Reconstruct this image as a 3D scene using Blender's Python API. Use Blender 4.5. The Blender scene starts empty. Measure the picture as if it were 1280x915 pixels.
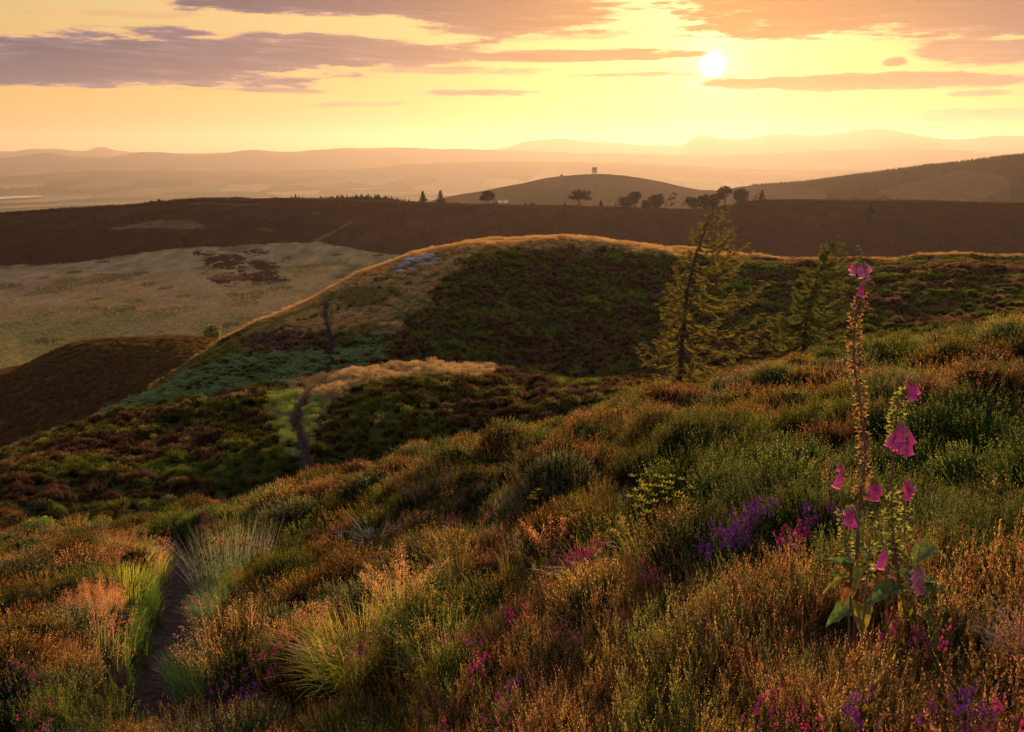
import bpy, math, random
import numpy as np
from mathutils import Vector, Matrix, Euler, Quaternion
R = math.radians
random.seed(7)
RNG = np.random.default_rng(11)
scene = bpy.context.scene
COL = scene.collection

# ------------------------------------------------------------------ camera
W0, H0, FPX = 1280.0, 915.0, 1108.0
PITCH = math.atan((457.5 - 195.0) / FPX)
cam_d = bpy.data.cameras.new('camera'); cam = bpy.data.objects.new('camera', cam_d); COL.objects.link(cam)
cam_d.sensor_width = 36.0; cam_d.lens = 36.0 * FPX / W0
cam_d.clip_start = 0.05; cam_d.clip_end = 60000
cam.location = (0, 0, 0); cam.rotation_euler = (math.pi / 2 - PITCH, 0, 0)
scene.camera = cam
SP, CP = math.sin(PITCH), math.cos(PITCH)

def pixdir(px, py):
    x = (np.asarray(px, float) - 640) / FPX; v = (457.5 - np.asarray(py, float)) / FPX
    return x, CP + v * SP, -SP + v * CP
def azT(px, py):
    X, Y, Z = pixdir(px, py); return np.arctan2(X, Y), Z / np.hypot(X, Y)
def at(px, py, r):
    a, T = azT(px, py); return Vector((r * math.sin(a), r * math.cos(a), r * T))
def project(x, y, z):
    f = y * CP - z * SP; u = y * SP + z * CP; f = np.where(f > 1e-3, f, 1e-3)
    return 640 + FPX * x / f, 457.5 - FPX * u / f

# ------------------------------------------------------------------ sky and sun
SUN_AZ, SUN_T = azT(891, 80)
SUN_EL = math.atan(float(SUN_T)); SUN_AZ = float(SUN_AZ)
SUN_DIR = Vector((math.sin(SUN_AZ) * math.cos(SUN_EL), math.cos(SUN_AZ) * math.cos(SUN_EL), math.sin(SUN_EL)))
sl = bpy.data.lights.new('sun', 'SUN'); sl.energy = 5.0; sl.angle = R(0.6); sl.color = (1.0, 0.65, 0.33)
so = bpy.data.objects.new('sun', sl); COL.objects.link(so)
so.rotation_euler = (-SUN_DIR).to_track_quat('-Z', 'Y').to_euler()

scene.view_settings.view_transform = 'Standard'; scene.view_settings.look = 'None'
scene.view_settings.exposure = 0.5; scene.view_settings.gamma = 1.0
scene.view_settings.use_curve_mapping = False
cy = scene.cycles
cy.use_denoising = True
try: cy.denoiser = 'OPENIMAGEDENOISE'; cy.denoising_input_passes = 'RGB_ALBEDO_NORMAL'; cy.denoising_prefilter = 'ACCURATE'
except Exception: pass
cy.max_bounces = 6; cy.diffuse_bounces = 2; cy.glossy_bounces = 1; cy.transmission_bounces = 3
cy.volume_bounces = 0; cy.transparent_max_bounces = 6; cy.caustics_reflective = False; cy.caustics_refractive = False
cy.sample_clamp_indirect = 4.0

world = bpy.data.worlds.new('World'); scene.world = world; world.use_nodes = True
wn, wl = world.node_tree.nodes, world.node_tree.links
wn.clear()
class NG:
    """tiny helper for math node chains"""
    def __init__(s, nt): s.n = nt.nodes; s.l = nt.links
    def _in(s, sock, v):
        if v is None: return
        if hasattr(v, 'is_output') or hasattr(v, 'links'): s.l.new(v, sock)
        else: sock.default_value = v
    def m(s, op, a, b=None, c=None, clamp=False):
        n = s.n.new('ShaderNodeMath'); n.operation = op; n.use_clamp = clamp
        s._in(n.inputs[0], a); s._in(n.inputs[1], b)
        if c is not None: s._in(n.inputs[2], c)
        return n.outputs[0]
    def vm(s, op, a, b=None):
        n = s.n.new('ShaderNodeVectorMath'); n.operation = op
        s._in(n.inputs[0], a); s._in(n.inputs[1], b); return n.outputs['Value'] if op in ('DOT_PRODUCT', 'LENGTH') else n.outputs[0]
    def comb(s, x, y, z=0.0):
        n = s.n.new('ShaderNodeCombineXYZ'); s._in(n.inputs[0], x); s._in(n.inputs[1], y); s._in(n.inputs[2], z); return n.outputs[0]
    def noise(s, vec, scale, detail=4, rough=0.55, col=False, dist=0.0):
        n = s.n.new('ShaderNodeTexNoise'); s._in(n.inputs['Vector'], vec); s._in(n.inputs['Scale'], scale)
        n.inputs['Detail'].default_value = detail; n.inputs['Roughness'].default_value = rough; n.inputs['Distortion'].default_value = dist
        return n.outputs['Color' if col else 'Fac']
    def ramp(s, f, stops, interp='LINEAR'):
        n = s.n.new('ShaderNodeValToRGB'); s._in(n.inputs[0], f); cr = n.color_ramp; cr.interpolation = interp
        while len(cr.elements) < len(stops): cr.elements.new(0.5)
        for e, (p, c) in zip(cr.elements, stops):
            e.position = p; e.color = (c, c, c, 1) if not hasattr(c, '__len__') else (*c[:3], 1)
        return n.outputs[0]
    def mix(s, f, a, b, mode='MIX'):
        n = s.n.new('ShaderNodeMix'); n.data_type = 'RGBA'; n.blend_type = mode
        s._in(n.inputs['Factor'], f)
        for k, v in ((6, a), (7, b)):
            if isinstance(v, (tuple, list)): v = (*v[:3], 1)
            s._in(n.inputs[k], v)
        return n.outputs[2]
    def smooth(s, v, lo, hi):
        n = s.n.new('ShaderNodeMapRange'); n.interpolation_type = 'SMOOTHSTEP'
        s._in(n.inputs[0], v); n.inputs[1].default_value = lo; n.inputs[2].default_value = hi
        return n.outputs[0]

g = NG(world.node_tree)
tc = wn.new('ShaderNodeTexCoord'); D = tc.outputs['Generated']
sky = wn.new('ShaderNodeTexSky'); sky.sky_type = 'NISHITA'; sky.sun_disc = False
sky.sun_elevation = SUN_EL; sky.sun_rotation = SUN_AZ; sky.altitude = 250; sky.air_density = 1.2; sky.dust_density = 3.0; sky.ozone_density = 1.0
sep = wn.new('ShaderNodeSeparateXYZ'); wl.new(D, sep.inputs[0])
az = g.m('ARCTAN2', sep.outputs[0], sep.outputs[1]); el = g.m('ARCSINE', sep.outputs[2])
cosang = g.vm('DOT_PRODUCT', D, tuple(SUN_DIR)); ang = g.m('ARCCOSINE', g.m('MINIMUM', cosang, 0.999999))
# thin high veil that the low sun colours: warm close to the sun, paler higher up
skyc = g.mix(1.0, sky.outputs[0], (1.0, 0.92, 0.80), 'MULTIPLY')
def gauss(width, p=1.0):
    return g.m('EXPONENT', g.m('MULTIPLY', g.m('POWER', g.m('DIVIDE', ang, width), p), -1.0))
K = 10.0   # Background strength is 0.1, so 10 here is a radiance of 1
veil_el = g.ramp(g.m('DIVIDE', g.m('MAXIMUM', el, 0.0), 1.2), [(0.0, (0.62, 0.34, 0.12)), (0.05, (0.63, 0.39, 0.115)), (0.11, (0.60, 0.42, 0.16)), (0.2, (0.58, 0.49, 0.33)), (0.38, (0.50, 0.47, 0.50)), (1.0, (0.50, 0.48, 0.56))])
front = g.ramp(g.m('DIVIDE', ang, math.pi), [(0.0, 1.0), (0.22, 0.97), (0.42, (.76, .74, .80)), (1.0, (.64, .62, .74))])
veil = g.mix(1.0, veil_el, front, 'MULTIPLY')
SKYMIX = 0.8
base = g.mix(SKYMIX, g.mix(1.0, skyc, (0.55, 0.55, 0.55), 'MULTIPLY'), g.mix(1.0, veil, (K, K, K), 'MULTIPLY'))
for width, p, c in ((0.26, 1.1, (0.2, 0.55, 0.25)), (0.085, 1.1, (0.8, 1.6, 0.9)), (0.024, 1.2, (3, 3.4, 2.4)), (0.0078, 3.0, (60, 52, 36))):
    base = g.mix(1.0, base, g.mix(1.0, gauss(width, p), c, 'MULTIPLY'), 'ADD')

# clouds, placed by compass bearing and height above the horizon
nv = g.comb(g.m('MULTIPLY', az, 7.0), g.m('MULTIPLY', el, 42.0), 3.7)
n1 = g.noise(nv, 1.0, 6, 0.6); n2 = g.noise(g.comb(g.m('MULTIPLY', az, 22.0), g.m('MULTIPLY', el, 150.0), 1.3), 1.0, 5, 0.6)
wob = g.m('ADD', g.m('MULTIPLY', g.m('SUBTRACT', n1, 0.5), 2.2), g.m('MULTIPLY', g.m('SUBTRACT', n2, 0.5), 1.5))
CL = [  # px, py, half width, half height, tilt (px per px), strength
    (190, 76, 330, 34, -0.03, 1.2), (440, 62, 190, 18, 0.03, 0.9), (40, 97, 170, 13, -0.03, 0.9), (480, 3, 250, 18, -0.02, 1.3), (650, 20, 150, 30, -0.02, 1.1),
    (715, 70, 190, 8, -0.005, 1.0), (560, 88, 150, 6, 0.0, 0.6), (1085, 102, 235, 10, 0.01, 1.1), (800, 93, 110, 4, 0.0, 0.6),
    (1130, 8, 330, 44, 0.02, 1.2), (1235, 62, 110, 17, 0.05, 0.9), (1119, 77, 18, 6, -0.05, 0.8), (600, 116, 90, 6, 0.0, 0.9),
    (350, 113, 60, 4, 0.02, 0.6), (440, 131, 80, 5, -0.03, 0.55), (1230, 116, 50, 4, 0.0, 0.6), (1010, 152, 190, 8, 0.0, 0.5),
    (1210, 144, 120, 9, 0.0, 0.55), (700, 45, 100, 8, -0.04, 0.5), (150, 18, 150, 5, -0.04, 0.35), (640, 118, 40, 3, 0.0, 0.5)]
dens = None; warp_lo = None
for (px, py, hw, hh, tilt, st) in CL:
    a0, T0 = azT(px, py); e0 = math.atan(float(T0)); a0 = float(a0); k = math.cos(a0) ** 2
    wa = hw / FPX * k; we = hh / FPX
    da = g.m('SUBTRACT', az, a0)
    de = g.m('ADD', g.m('SUBTRACT', el, e0), g.m('MULTIPLY', da, tilt))
    da2 = g.m('POWER', g.m('ABSOLUTE', g.m('DIVIDE', da, wa)), 2.6); de2 = g.m('POWER', g.m('ABSOLUTE', g.m('DIVIDE', de, we)), 2.0)
    v = g.m('SUBTRACT', 1.0, g.m('ADD', da2, de2))
    v = g.smooth(g.m('ADD', v, g.m('MULTIPLY', wob, 1.0)), -0.25, 0.95)
    v = g.m('MULTIPLY', v, st)
    dens = v if dens is None else g.m('MAXIMUM', dens, v)
# a thin broken layer higher than the picture, so the light from above is uneven too
hi = g.noise(g.comb(g.m('MULTIPLY', az, 3.0), g.m('MULTIPLY', el, 8.0), 9.1), 1.0, 5, 0.6)
hi = g.m('MULTIPLY', g.smooth(hi, 0.5, 0.7), g.smooth(el, 0.26, 0.45))
dens = g.m('MAXIMUM', dens, g.m('MULTIPLY', hi, 0.7))
near_sun = g.m('EXPONENT', g.m('MULTIPLY', g.m('POWER', g.m('DIVIDE', ang, 0.30), 1.8), -1.0))
tex2 = g.noise(g.comb(g.m('MULTIPLY', az, 5.0), g.m('ADD', g.m('MULTIPLY', el, 420.0), g.m('MULTIPLY', az, 14.0)), 2.2), 1.0, 3, 0.55)
core = g.mix(near_sun, (.28, .40, .95), (4.7, 2.0, .55)); flank = g.mix(near_sun, (1.5, 1.2, 1.75), (5.9, 2.8, .75))
tex = g.noise(g.comb(g.m('MULTIPLY', az, 14.0), g.m('ADD', g.m('MULTIPLY', el, 190.0), g.m('MULTIPLY', az, 9.0)), 6.1), 1.0, 5, 0.62)
body = g.mix(g.smooth(g.m('ADD', g.m('MULTIPLY', dens, .55), g.m('ADD', g.m('MULTIPLY', tex, .7), g.m('MULTIPLY', tex2, .45))), .72, 1.28), flank, core)
rimc = g.mix(near_sun, (6.4, 3.2, 1.3), (7.6, 4.9, 1.4))
rimc = g.mix(gauss(0.11, 1.6), rimc, (12, 10, 5.5))
cloudc = g.mix(g.smooth(g.m('ADD', dens, g.m('MULTIPLY', g.m('SUBTRACT', n2, 0.5), 0.5)), 0.15, 0.75), rimc, body)
allc = g.mix(g.smooth(dens, 0.0, 0.72), base, cloudc)
# cloud lets the solar disc through
allc = g.mix(gauss(0.0085, 2.6), allc, (60, 52, 38))
bg = wn.new('ShaderNodeBackground'); wl.new(allc, bg.inputs[0]); bg.inputs[1].default_value = 0.1
wo = wn.new('ShaderNodeOutputWorld'); wl.new(bg.outputs[0], wo.inputs[0])
world.cycles.sampling_method = 'MANUAL'; world.cycles.sample_map_resolution = 1024

# ------------------------------------------------------------------ object helpers
def tag(o, label=None, cat=None, group=None, kind=None):
    if label: o['label'] = label
    if cat: o['category'] = cat
    if group: o['group'] = group
    if kind: o['kind'] = kind
    return o
def empty(name, loc, label=None, cat=None, group=None, rz=0.0):
    o = bpy.data.objects.new(name, None); COL.objects.link(o); o.location = loc; o.rotation_euler = (0, 0, rz)
    o.empty_display_size = 0.1
    return tag(o, label, cat, group)
def make_mesh(name, V, F=None, mats=(), attrs=None, smooth=False, tris=None, quads=None, matidx=None):
    """fast mesh from numpy arrays; tris (n,3) and quads (m,4)"""
    me = bpy.data.meshes.new(name); V = np.asarray(V, np.float32).reshape(-1, 3)
    tris = np.zeros((0, 3), np.int32) if tris is None else np.asarray(tris, np.int32).reshape(-1, 3)
    quads = np.zeros((0, 4), np.int32) if quads is None else np.asarray(quads, np.int32).reshape(-1, 4)
    me.vertices.add(len(V)); me.vertices.foreach_set('co', V.ravel())
    nl = tris.size + quads.size; nf = len(tris) + len(quads)
    if nf:
        me.loops.add(nl); me.loops.foreach_set('vertex_index', np.concatenate([tris.ravel(), quads.ravel()]))
        me.polygons.add(nf)
        tot = np.concatenate([np.full(len(tris), 3), np.full(len(quads), 4)]).astype(np.int32)
        st = np.concatenate([[0], np.cumsum(tot)[:-1]]).astype(np.int32)
        me.polygons.foreach_set('loop_start', st)
        try: me.polygons.foreach_set('loop_total', tot)
        except Exception: pass
        me.polygons.foreach_set('use_smooth', np.full(nf, smooth))
        if matidx is not None: me.polygons.foreach_set('material_index', np.asarray(matidx, np.int32))
    for m in mats: me.materials.append(m)
    for k, (typ, dom, arr) in (attrs or {}).items():
        a = me.attributes.new(k, typ, dom); arr = np.asarray(arr)
        key = {'FLOAT': 'value', 'INT': 'value', 'FLOAT_VECTOR': 'vector', 'FLOAT_COLOR': 'color'}[typ]
        a.data.foreach_set(key, arr.astype(np.int32 if typ == 'INT' else np.float32).ravel())
    me.update(); me.validate()
    return me
def link(name, me, parent=None):
    o = bpy.data.objects.new(name, me); COL.objects.link(o)
    if parent: o.parent = parent
    return o
class MB:
    """collects triangles and quads with a per-vertex 'tip' value and colour"""
    def __init__(s): s.V = []; s.T = []; s.Q = []; s.tip = []; s.n = 0; s.mi_t = []; s.mi_q = []; s.mi = 0
    def add(s, V, T=(), Q=(), tip=0.0):
        V = np.asarray(V, float).reshape(-1, 3); b = s.n; s.V.append(V)
        s.tip.append(np.broadcast_to(np.asarray(tip, float), (len(V),)))
        T = np.asarray(T, int).reshape(-1, 3); Q = np.asarray(Q, int).reshape(-1, 4)
        if len(T): s.T.append(T + b); s.mi_t += [s.mi] * len(T)
        if len(Q): s.Q.append(Q + b); s.mi_q += [s.mi] * len(Q)
        s.n += len(V)
    def tube(s, P, r, sides=6, tip=0.0, cap=True):
        P = np.asarray(P, float); n = len(P); r = np.broadcast_to(np.asarray(r, float), (n,))
        tg = np.gradient(P, axis=0); tg /= np.linalg.norm(tg, axis=1)[:, None] + 1e-9
        ref = np.array([0.0, 0, 1]) if abs(tg[0][2]) < 0.9 else np.array([1.0, 0, 0])
        a = np.cross(tg, ref); a /= np.linalg.norm(a, axis=1)[:, None] + 1e-9; b = np.cross(tg, a)
        th = np.linspace(0, 2 * np.pi, sides, endpoint=False)
        V = P[:, None] + r[:, None, None] * (np.cos(th)[None, :, None] * a[:, None] + np.sin(th)[None, :, None] * b[:, None])
        Q = []
        for i in range(n - 1):
            for j in range(sides):
                k = (j + 1) % sides; Q.append((i * sides + j, i * sides + k, (i + 1) * sides + k, (i + 1) * sides + j))
        V = V.reshape(-1, 3); T = []
        tp = np.repeat(np.broadcast_to(np.asarray(tip, float), (n,)), sides)
        if cap:
            V = np.vstack([V, P[-1:], P[:1]]); m = n * sides
            T = [((n - 1) * sides + j, (n - 1) * sides + (j + 1) % sides, m) for j in range(sides)] + [((j + 1) % sides, j, m + 1) for j in range(sides)]
            tp = np.append(tp, [tp[-1], tp[0]])
        s.add(V, T, Q, tp)
    def box(s, c, h, rz=0.0, tip=0.0):
        c = np.asarray(c, float); h = np.asarray(h, float); ca, sa = math.cos(rz), math.sin(rz)
        sg = np.array([(x, y, z) for z in (-1, 1) for y in (-1, 1) for x in (-1, 1)], float) * h
        V = np.stack([sg[:, 0] * ca - sg[:, 1] * sa, sg[:, 0] * sa + sg[:, 1] * ca, sg[:, 2]], 1) + c
        s.add(V, (), [(0, 2, 3, 1), (4, 5, 7, 6), (0, 1, 5, 4), (2, 6, 7, 3), (0, 4, 6, 2), (1, 3, 7, 5)], tip)
    def mesh(s, name, mats=(), smooth=False):
        V = np.vstack(s.V); T = np.vstack(s.T) if s.T else None; Q = np.vstack(s.Q) if s.Q else None
        mi = np.array(s.mi_t + s.mi_q)
        return make_mesh(name, V, mats=mats, tris=T, quads=Q, smooth=smooth, matidx=mi if mi.any() else None,
                         attrs={'tip': ('FLOAT', 'POINT', np.concatenate(s.tip))})
    def build(s, name, mats=(), parent=None, smooth=False):
        if not isinstance(mats, (list, tuple)): mats = [mats]
        return link(name, s.mesh(name, mats, smooth), parent)

# ------------------------------------------------------------------ numpy noise
def _h(ix, iy, s=0):
    h = (ix.astype(np.int64) * 374761393 + iy.astype(np.int64) * 668265263 + s * 1442695041) & 0xffffffff
    h = ((h ^ (h >> 13)) * 1274126177) & 0xffffffff
    return ((h ^ (h >> 16)) & 0xffffff) / float(0xffffff)
def vnoise(x, y, s=0):
    ix, iy = np.floor(x), np.floor(y); fx, fy = x - ix, y - iy
    fx = fx * fx * (3 - 2 * fx); fy = fy * fy * (3 - 2 * fy)
    a, b, c, d = _h(ix, iy, s), _h(ix + 1, iy, s), _h(ix, iy + 1, s), _h(ix + 1, iy + 1, s)
    return (a + (b - a) * fx) * (1 - fy) + (c + (d - c) * fx) * fy
def fbm(x, y, o=4, s=0, g_=0.5):
    t = 0; a = 1.0; n = 0
    for i in range(o):
        t = t + a * vnoise(x * 2 ** i + 17.3 * i, y * 2 ** i - 9.1 * i, s + i); n += a; a *= g_
    return t / n
def worley(x, y, s=0):
    ix, iy = np.floor(x), np.floor(y); best = np.full(np.shape(x), 9.0); cid = np.zeros(np.shape(x))
    for dx in (-1, 0, 1):
        for dy in (-1, 0, 1):
            jx = ix + dx; jy = iy + dy
            d = np.hypot(jx + _h(jx, jy, s) - x, jy + _h(jx, jy, s + 5) - y)
            m = d < best; best = np.where(m, d, best); cid = np.where(m, _h(jx, jy, s + 9), cid)
    return best, cid
def sstep(v, lo, hi):
    t = np.clip((v - lo) / (hi - lo), 0, 1); return t * t * (3 - 2 * t)

# ------------------------------------------------------------------ terrain
def pchip(x, y, xq):
    x = np.asarray(x, float); y = np.asarray(y, float); h = np.diff(x); d = np.diff(y) / h
    m = np.zeros(len(x))
    for i in range(1, len(x) - 1):
        if d[i - 1] * d[i] > 0:
            w1 = 2 * h[i] + h[i - 1]; w2 = h[i] + 2 * h[i - 1]; m[i] = (w1 + w2) / (w1 / d[i - 1] + w2 / d[i])
    m[0] = d[0]; m[-1] = d[-1]
    xq = np.clip(xq, x[0], x[-1]); i = np.clip(np.searchsorted(x, xq) - 1, 0, len(x) - 2)
    t = (xq - x[i]) / h[i]; t2 = t * t; t3 = t2 * t
    return (2 * t3 - 3 * t2 + 1) * y[i] + (t3 - 2 * t2 + t) * h[i] * m[i] + (-2 * t3 + 3 * t2) * y[i + 1] + (t3 - t2) * h[i] * m[i + 1]

LAY = []
def plane_layer(r):       # the slope right under the viewer
    L = []
    for a in np.radians([-50, -30, -15, 0, 15, 30, 50]):
        z = -1.32 + 0.26 * r * math.sin(a) - 0.30 * r * math.cos(a); L.append((a, z / r, r))
    LAY.append(L)
def pic_layer(*pts):      # survey points: bearing and dip as seen, with distance
    L = []
    for px, py, r in pts:
        a, T = azT(px, py); L.append((float(a), float(T), r))
    LAY.append(L)
def z_layer(*pts):
    L = []
    for px, z, r in pts:
        a, _ = azT(px, 300); L.append((float(a), z / r, r))
    LAY.append(L)
FAR = 1.5
def far_layers():      # the valley and ranges beyond it stand further off
    for L in LAY:
        for i, (a, T, r) in enumerate(L):
            if r > 3000: L[i] = (a, T, r * FAR)
plane_layer(0.4); plane_layer(1.1)
pic_layer((-200, 915, 8.2), (0, 915, 7.2), (230, 915, 6.6), (480, 915, 4.9), (640, 915, 3.8), (850, 915, 3.0), (1085, 915, 2.42), (1280, 915, 2.3), (1480, 915, 2.25))
pic_layer((-200, 760, 15), (0, 760, 13), (230, 760, 10.8), (480, 760, 8.3), (640, 760, 6.2), (850, 760, 4.5), (1085, 765, 3.6), (1280, 760, 3.35), (1480, 760, 3.3))
pic_layer((-200, 740, 17.5), (0, 715, 17), (230, 690, 17), (480, 640, 13.5), (640, 620, 12), (850, 600, 9.5), (1085, 590, 8.0), (1280, 570, 8), (1480, 560, 8))
pic_layer((-200, 722, 21), (0, 698, 21), (150, 668, 23), (380, 622, 26), (550, 586, 27), (700, 546, 28), (800, 516, 29), (900, 492, 30), (1000, 458, 31), (1140, 436, 31), (1280, 416, 31), (1480, 396, 31))
pic_layer((-200, 760, 26), (0, 735, 26), (150, 700, 27), (380, 645, 30), (550, 612, 31), (700, 575, 32), (800, 542, 34), (1000, 485, 36), (1280, 440, 37), (1480, 420, 37))
pic_layer((-200, 660, 34), (0, 628, 34), (150, 605, 36), (380, 560, 38), (560, 520, 40), (700, 515, 41), (800, 502, 42), (1000, 474, 45), (1280, 430, 47), (1480, 410, 47))
pic_layer((-200, 610, 48), (0, 580, 50), (150, 535, 50), (300, 505, 50), (400, 489, 50), (440, 478, 50), (560, 468, 51), (640, 475, 52), (720, 488, 53), (800, 486, 54), (1000, 462, 57), (1280, 420, 60), (1480, 400, 60))
pic_layer((-200, 640, 75), (0, 610, 72), (100, 562, 68), (200, 526, 60), (300, 508, 56), (440, 482, 56), (560, 474, 58), (720, 486, 60), (800, 480, 60), (1000, 452, 62), (1280, 412, 65), (1480, 390, 65))
pic_layer((-200, 650, 88), (0, 598, 84), (60, 570, 78), (150, 522, 70), (300, 455, 66), (440, 430, 66), (600, 405, 68), (800, 425, 70), (1000, 405, 72), (1280, 375, 76), (1480, 370, 76))
pic_layer((-200, 660, 100), (0, 600, 95), (60, 566, 90), (130, 531, 84), (160, 514, 82), (200, 484, 81), (250, 448, 80), (330, 405, 80), (400, 376, 80), (450, 348, 82), (500, 330, 84), (535, 319, 86), (600, 306, 90), (650, 301, 92), (720, 300, 94), (830, 313, 95), (950, 326, 96), (1050, 328, 97), (1200, 323, 98), (1280, 326, 98), (1480, 330, 98))
CREST = len(LAY) - 1
pic_layer((-200, 600, 113), (0, 592, 113), (130, 545, 113), (250, 480, 113), (400, 430, 115), (600, 360, 118), (800, 360, 118), (1280, 365, 118), (1480, 365, 118))
pic_layer((-200, 500, 150), (0, 477, 150), (60, 447, 150), (100, 434, 150), (180, 426, 150), (250, 428, 152), (310, 438, 156), (400, 430, 160), (600, 410, 160), (1280, 410, 160), (1480, 410, 160))
z_layer((-200, -38, 182), (0, -38.5, 182), (300, -39.5, 182), (640, -40, 182), (1480, -40, 182))
z_layer((-200, -41, 260), (640, -41.5, 260), (1480, -41, 260))
z_layer((-200, -39, 360), (300, -38.5, 360), (640, -38, 360), (1480, -36, 360))
pic_layer((-200, 274, 520), (0, 268, 520), (100, 262, 520), (150, 259, 520), (200, 254, 520), (270, 250, 520), (400, 250, 520), (500, 254, 520), (600, 257, 520), (700, 259, 520), (860, 263, 520), (940, 254, 520), (1000, 252, 520), (1280, 255, 520), (1480, 256, 520))
pic_layer((-200, 310, 720), (300, 290, 720), (640, 288, 720), (1480, 288, 720))
z_layer((-200, -100, 1050), (400, -100, 1050), (640, -95, 1050), (900, -92, 1050), (1280, -85, 1050), (1480, -80, 1050))
z_layer((-200, -140, 1350), (400, -140, 1350), (500, -125, 1350), (640, -72, 1350), (745, -60, 1350), (880, -72, 1350), (1000, -62, 1350), (1280, -30, 1350), (1480, -20, 1350))
z_layer_rows = [(-200, 300, 1750), (400, 285, 1750), (500, 262, 1750), (545, 249, 1750), (600, 239, 1750), (660, 227, 1750), (700, 220, 1750), (745, 217, 1750), (800, 222, 1750), (850, 233, 1750), (880, 238, 1750), (900, 238.5, 1750), (930, 233, 1750), (1000, 230, 1750), (1080, 223, 1750), (1150, 214, 1750), (1200, 209, 1750), (1280, 201, 1750), (1480, 190, 1750)]
pic_layer(*z_layer_rows)
z_layer((-200, -152, 2600), (640, -140, 2600), (1480, -120, 2600))
z_layer((-200, -154, 3350), (1480, -154, 3350))
z_layer((-200, -155, 4400), (1480, -154, 4400))
pic_layer((-200, 219, 5600), (0, 220, 5600), (100, 214, 5600), (200, 212, 5600), (300, 215, 5600), (450, 211, 5600), (520, 206, 5600), (640, 202, 5600), (800, 204, 5600), (1000, 213, 5600), (1280, 212, 5600), (1480, 212, 5600))
pic_layer((-200, 222, 6500), (0, 226, 6500), (640, 210, 6500), (1480, 216, 6500))
pic_layer((-200, 194, 7800), (0, 197, 7800), (60, 191, 7800), (90, 196, 7800), (125, 197.5, 7800), (180, 190, 7800), (250, 193, 7800), (320, 187, 7800), (350, 189, 7800), (450, 184, 7800), (560, 186, 7800), (700, 190, 7800), (900, 195, 7800), (1000, 190, 7800), (1130, 186, 7800), (1280, 191, 7800), (1480, 188, 7800))
pic_layer((-200, 202, 9000), (640, 200, 9000), (1480, 202, 9000))
pic_layer((-200, 186, 10800), (0, 189, 10800), (45, 186, 10800), (105, 189, 10800), (125, 184, 10800), (150, 190, 10800), (200, 192, 10800), (330, 190, 10800), (600, 188, 10800), (635, 184, 10800), (660, 176, 10800), (690, 174, 10800), (740, 177, 10800), (830, 182, 10800), (848, 183, 10800), (875, 170, 10800), (920, 174, 10800), (980, 167, 10800), (1040, 168, 10800), (1090, 160, 10800), (1150, 170, 10800), (1200, 174, 10800), (1240, 170, 10800), (1280, 170, 10800), (1480, 176, 10800))
z_layer((-200, -150, 13500), (1480, -150, 13500))

far_layers()
NT, NU = 1150, 1400
AMAX = R(44)
TH = np.linspace(-AMAX, AMAX, NT)
# rows: finer where the viewed ground is near and steeply seen
_u = np.linspace(math.log(0.4), math.log(13500 * FAR), NU * 3)
_w = np.interp(np.exp(_u), [0.4, 1.5, 2, 30, 60, 110, 300, 600, 1700, 1800, 6000, 20300], [0.3, 0.6, 1.1, 1.3, 1.4, 1.5, 1.7, 1.2, 1.0, 0.8, 0.5, 0.6])
_c = np.concatenate([[0], np.cumsum((_w[1:] + _w[:-1]) / 2)]); UU = np.interp(np.linspace(0, _c[-1], NU), _c, _u)
RR = np.exp(UU)
_LU = np.zeros((len(LAY), NT)); _LT = np.zeros((len(LAY), NT))
for i, L in enumerate(LAY):
    L = sorted(L); a = [p[0] for p in L]
    _LT[i] = pchip(a, [p[1] for p in L], TH); _LU[i] = pchip(a, [math.log(p[2]) for p in L], TH)
TB = np.zeros((NT, NU))
for j in range(NT): TB[j] = pchip(_LU[:, j], _LT[:, j], UU)

# masks authored once as survey outlines (bearing, dip) and stored with the land
P_FIELD = [(1088, 243), (1130, 230), (1165, 219), (1195, 213), (1265, 215), (1262, 236), (1200, 262), (1110, 262)]
def crest_r(x, y): return np.exp(np.interp(np.arctan2(x, y), TH, _LU[CREST]))
def inpoly(px, py, poly):
    ins = np.zeros(np.shape(px), bool); n = len(poly)
    for i in range(n):
        x1, y1 = poly[i]; x2, y2 = poly[(i + 1) % n]
        if y1 == y2: continue
        c = ((y1 > py) != (y2 > py)) & (px < (x2 - x1) * (py - y1) / (y2 - y1) + x1); ins ^= c
    return ins
def base_z(x, y):
    r = np.hypot(x, y); a = np.arctan2(x, y)
    fj = np.clip((a + AMAX) / (2 * AMAX) * (NT - 1), 0, NT - 1.001); j = fj.astype(int); fj = fj - j
    fu = np.clip(np.interp(np.log(np.maximum(r, .4)), UU, np.arange(NU)), 0, NU - 1.001); k = fu.astype(int); fu = fu - k
    T = (TB[j, k] * (1 - fu) + TB[j, k + 1] * fu) * (1 - fj) + (TB[j + 1, k] * (1 - fu) + TB[j + 1, k + 1] * fu) * fj
    return T * r
def ground_at(px, py, rmin=0, rmax=1e9):
    """where the line of sight through a survey point meets the smooth land"""
    X, Y, Z = [float(v) for v in pixdir(px, py)]; n = math.hypot(X, Y)
    rs = RR[(RR > max(rmin, 1.5)) & (RR < rmax)]
    z = base_z(rs * X / n, rs * Y / n); hit = np.where(z >= rs * Z / n)[0]
    i = hit[0] if len(hit) else len(rs) - 1
    r = rs[i]
    if i > 0:
        d0 = rs[i - 1] * Z / n - z[i - 1]; d1 = rs[i] * Z / n - z[i]
        if d0 > d1: r = rs[i - 1] + (rs[i] - rs[i - 1]) * d0 / (d0 - d1)
    return np.array([r * X / n, r * Y / n])
PATHS = []
def add_path(pts, w, rmin, rmax):
    PATHS.append((np.array([ground_at(px, py, rmin, rmax) for px, py in pts]), w))
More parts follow.
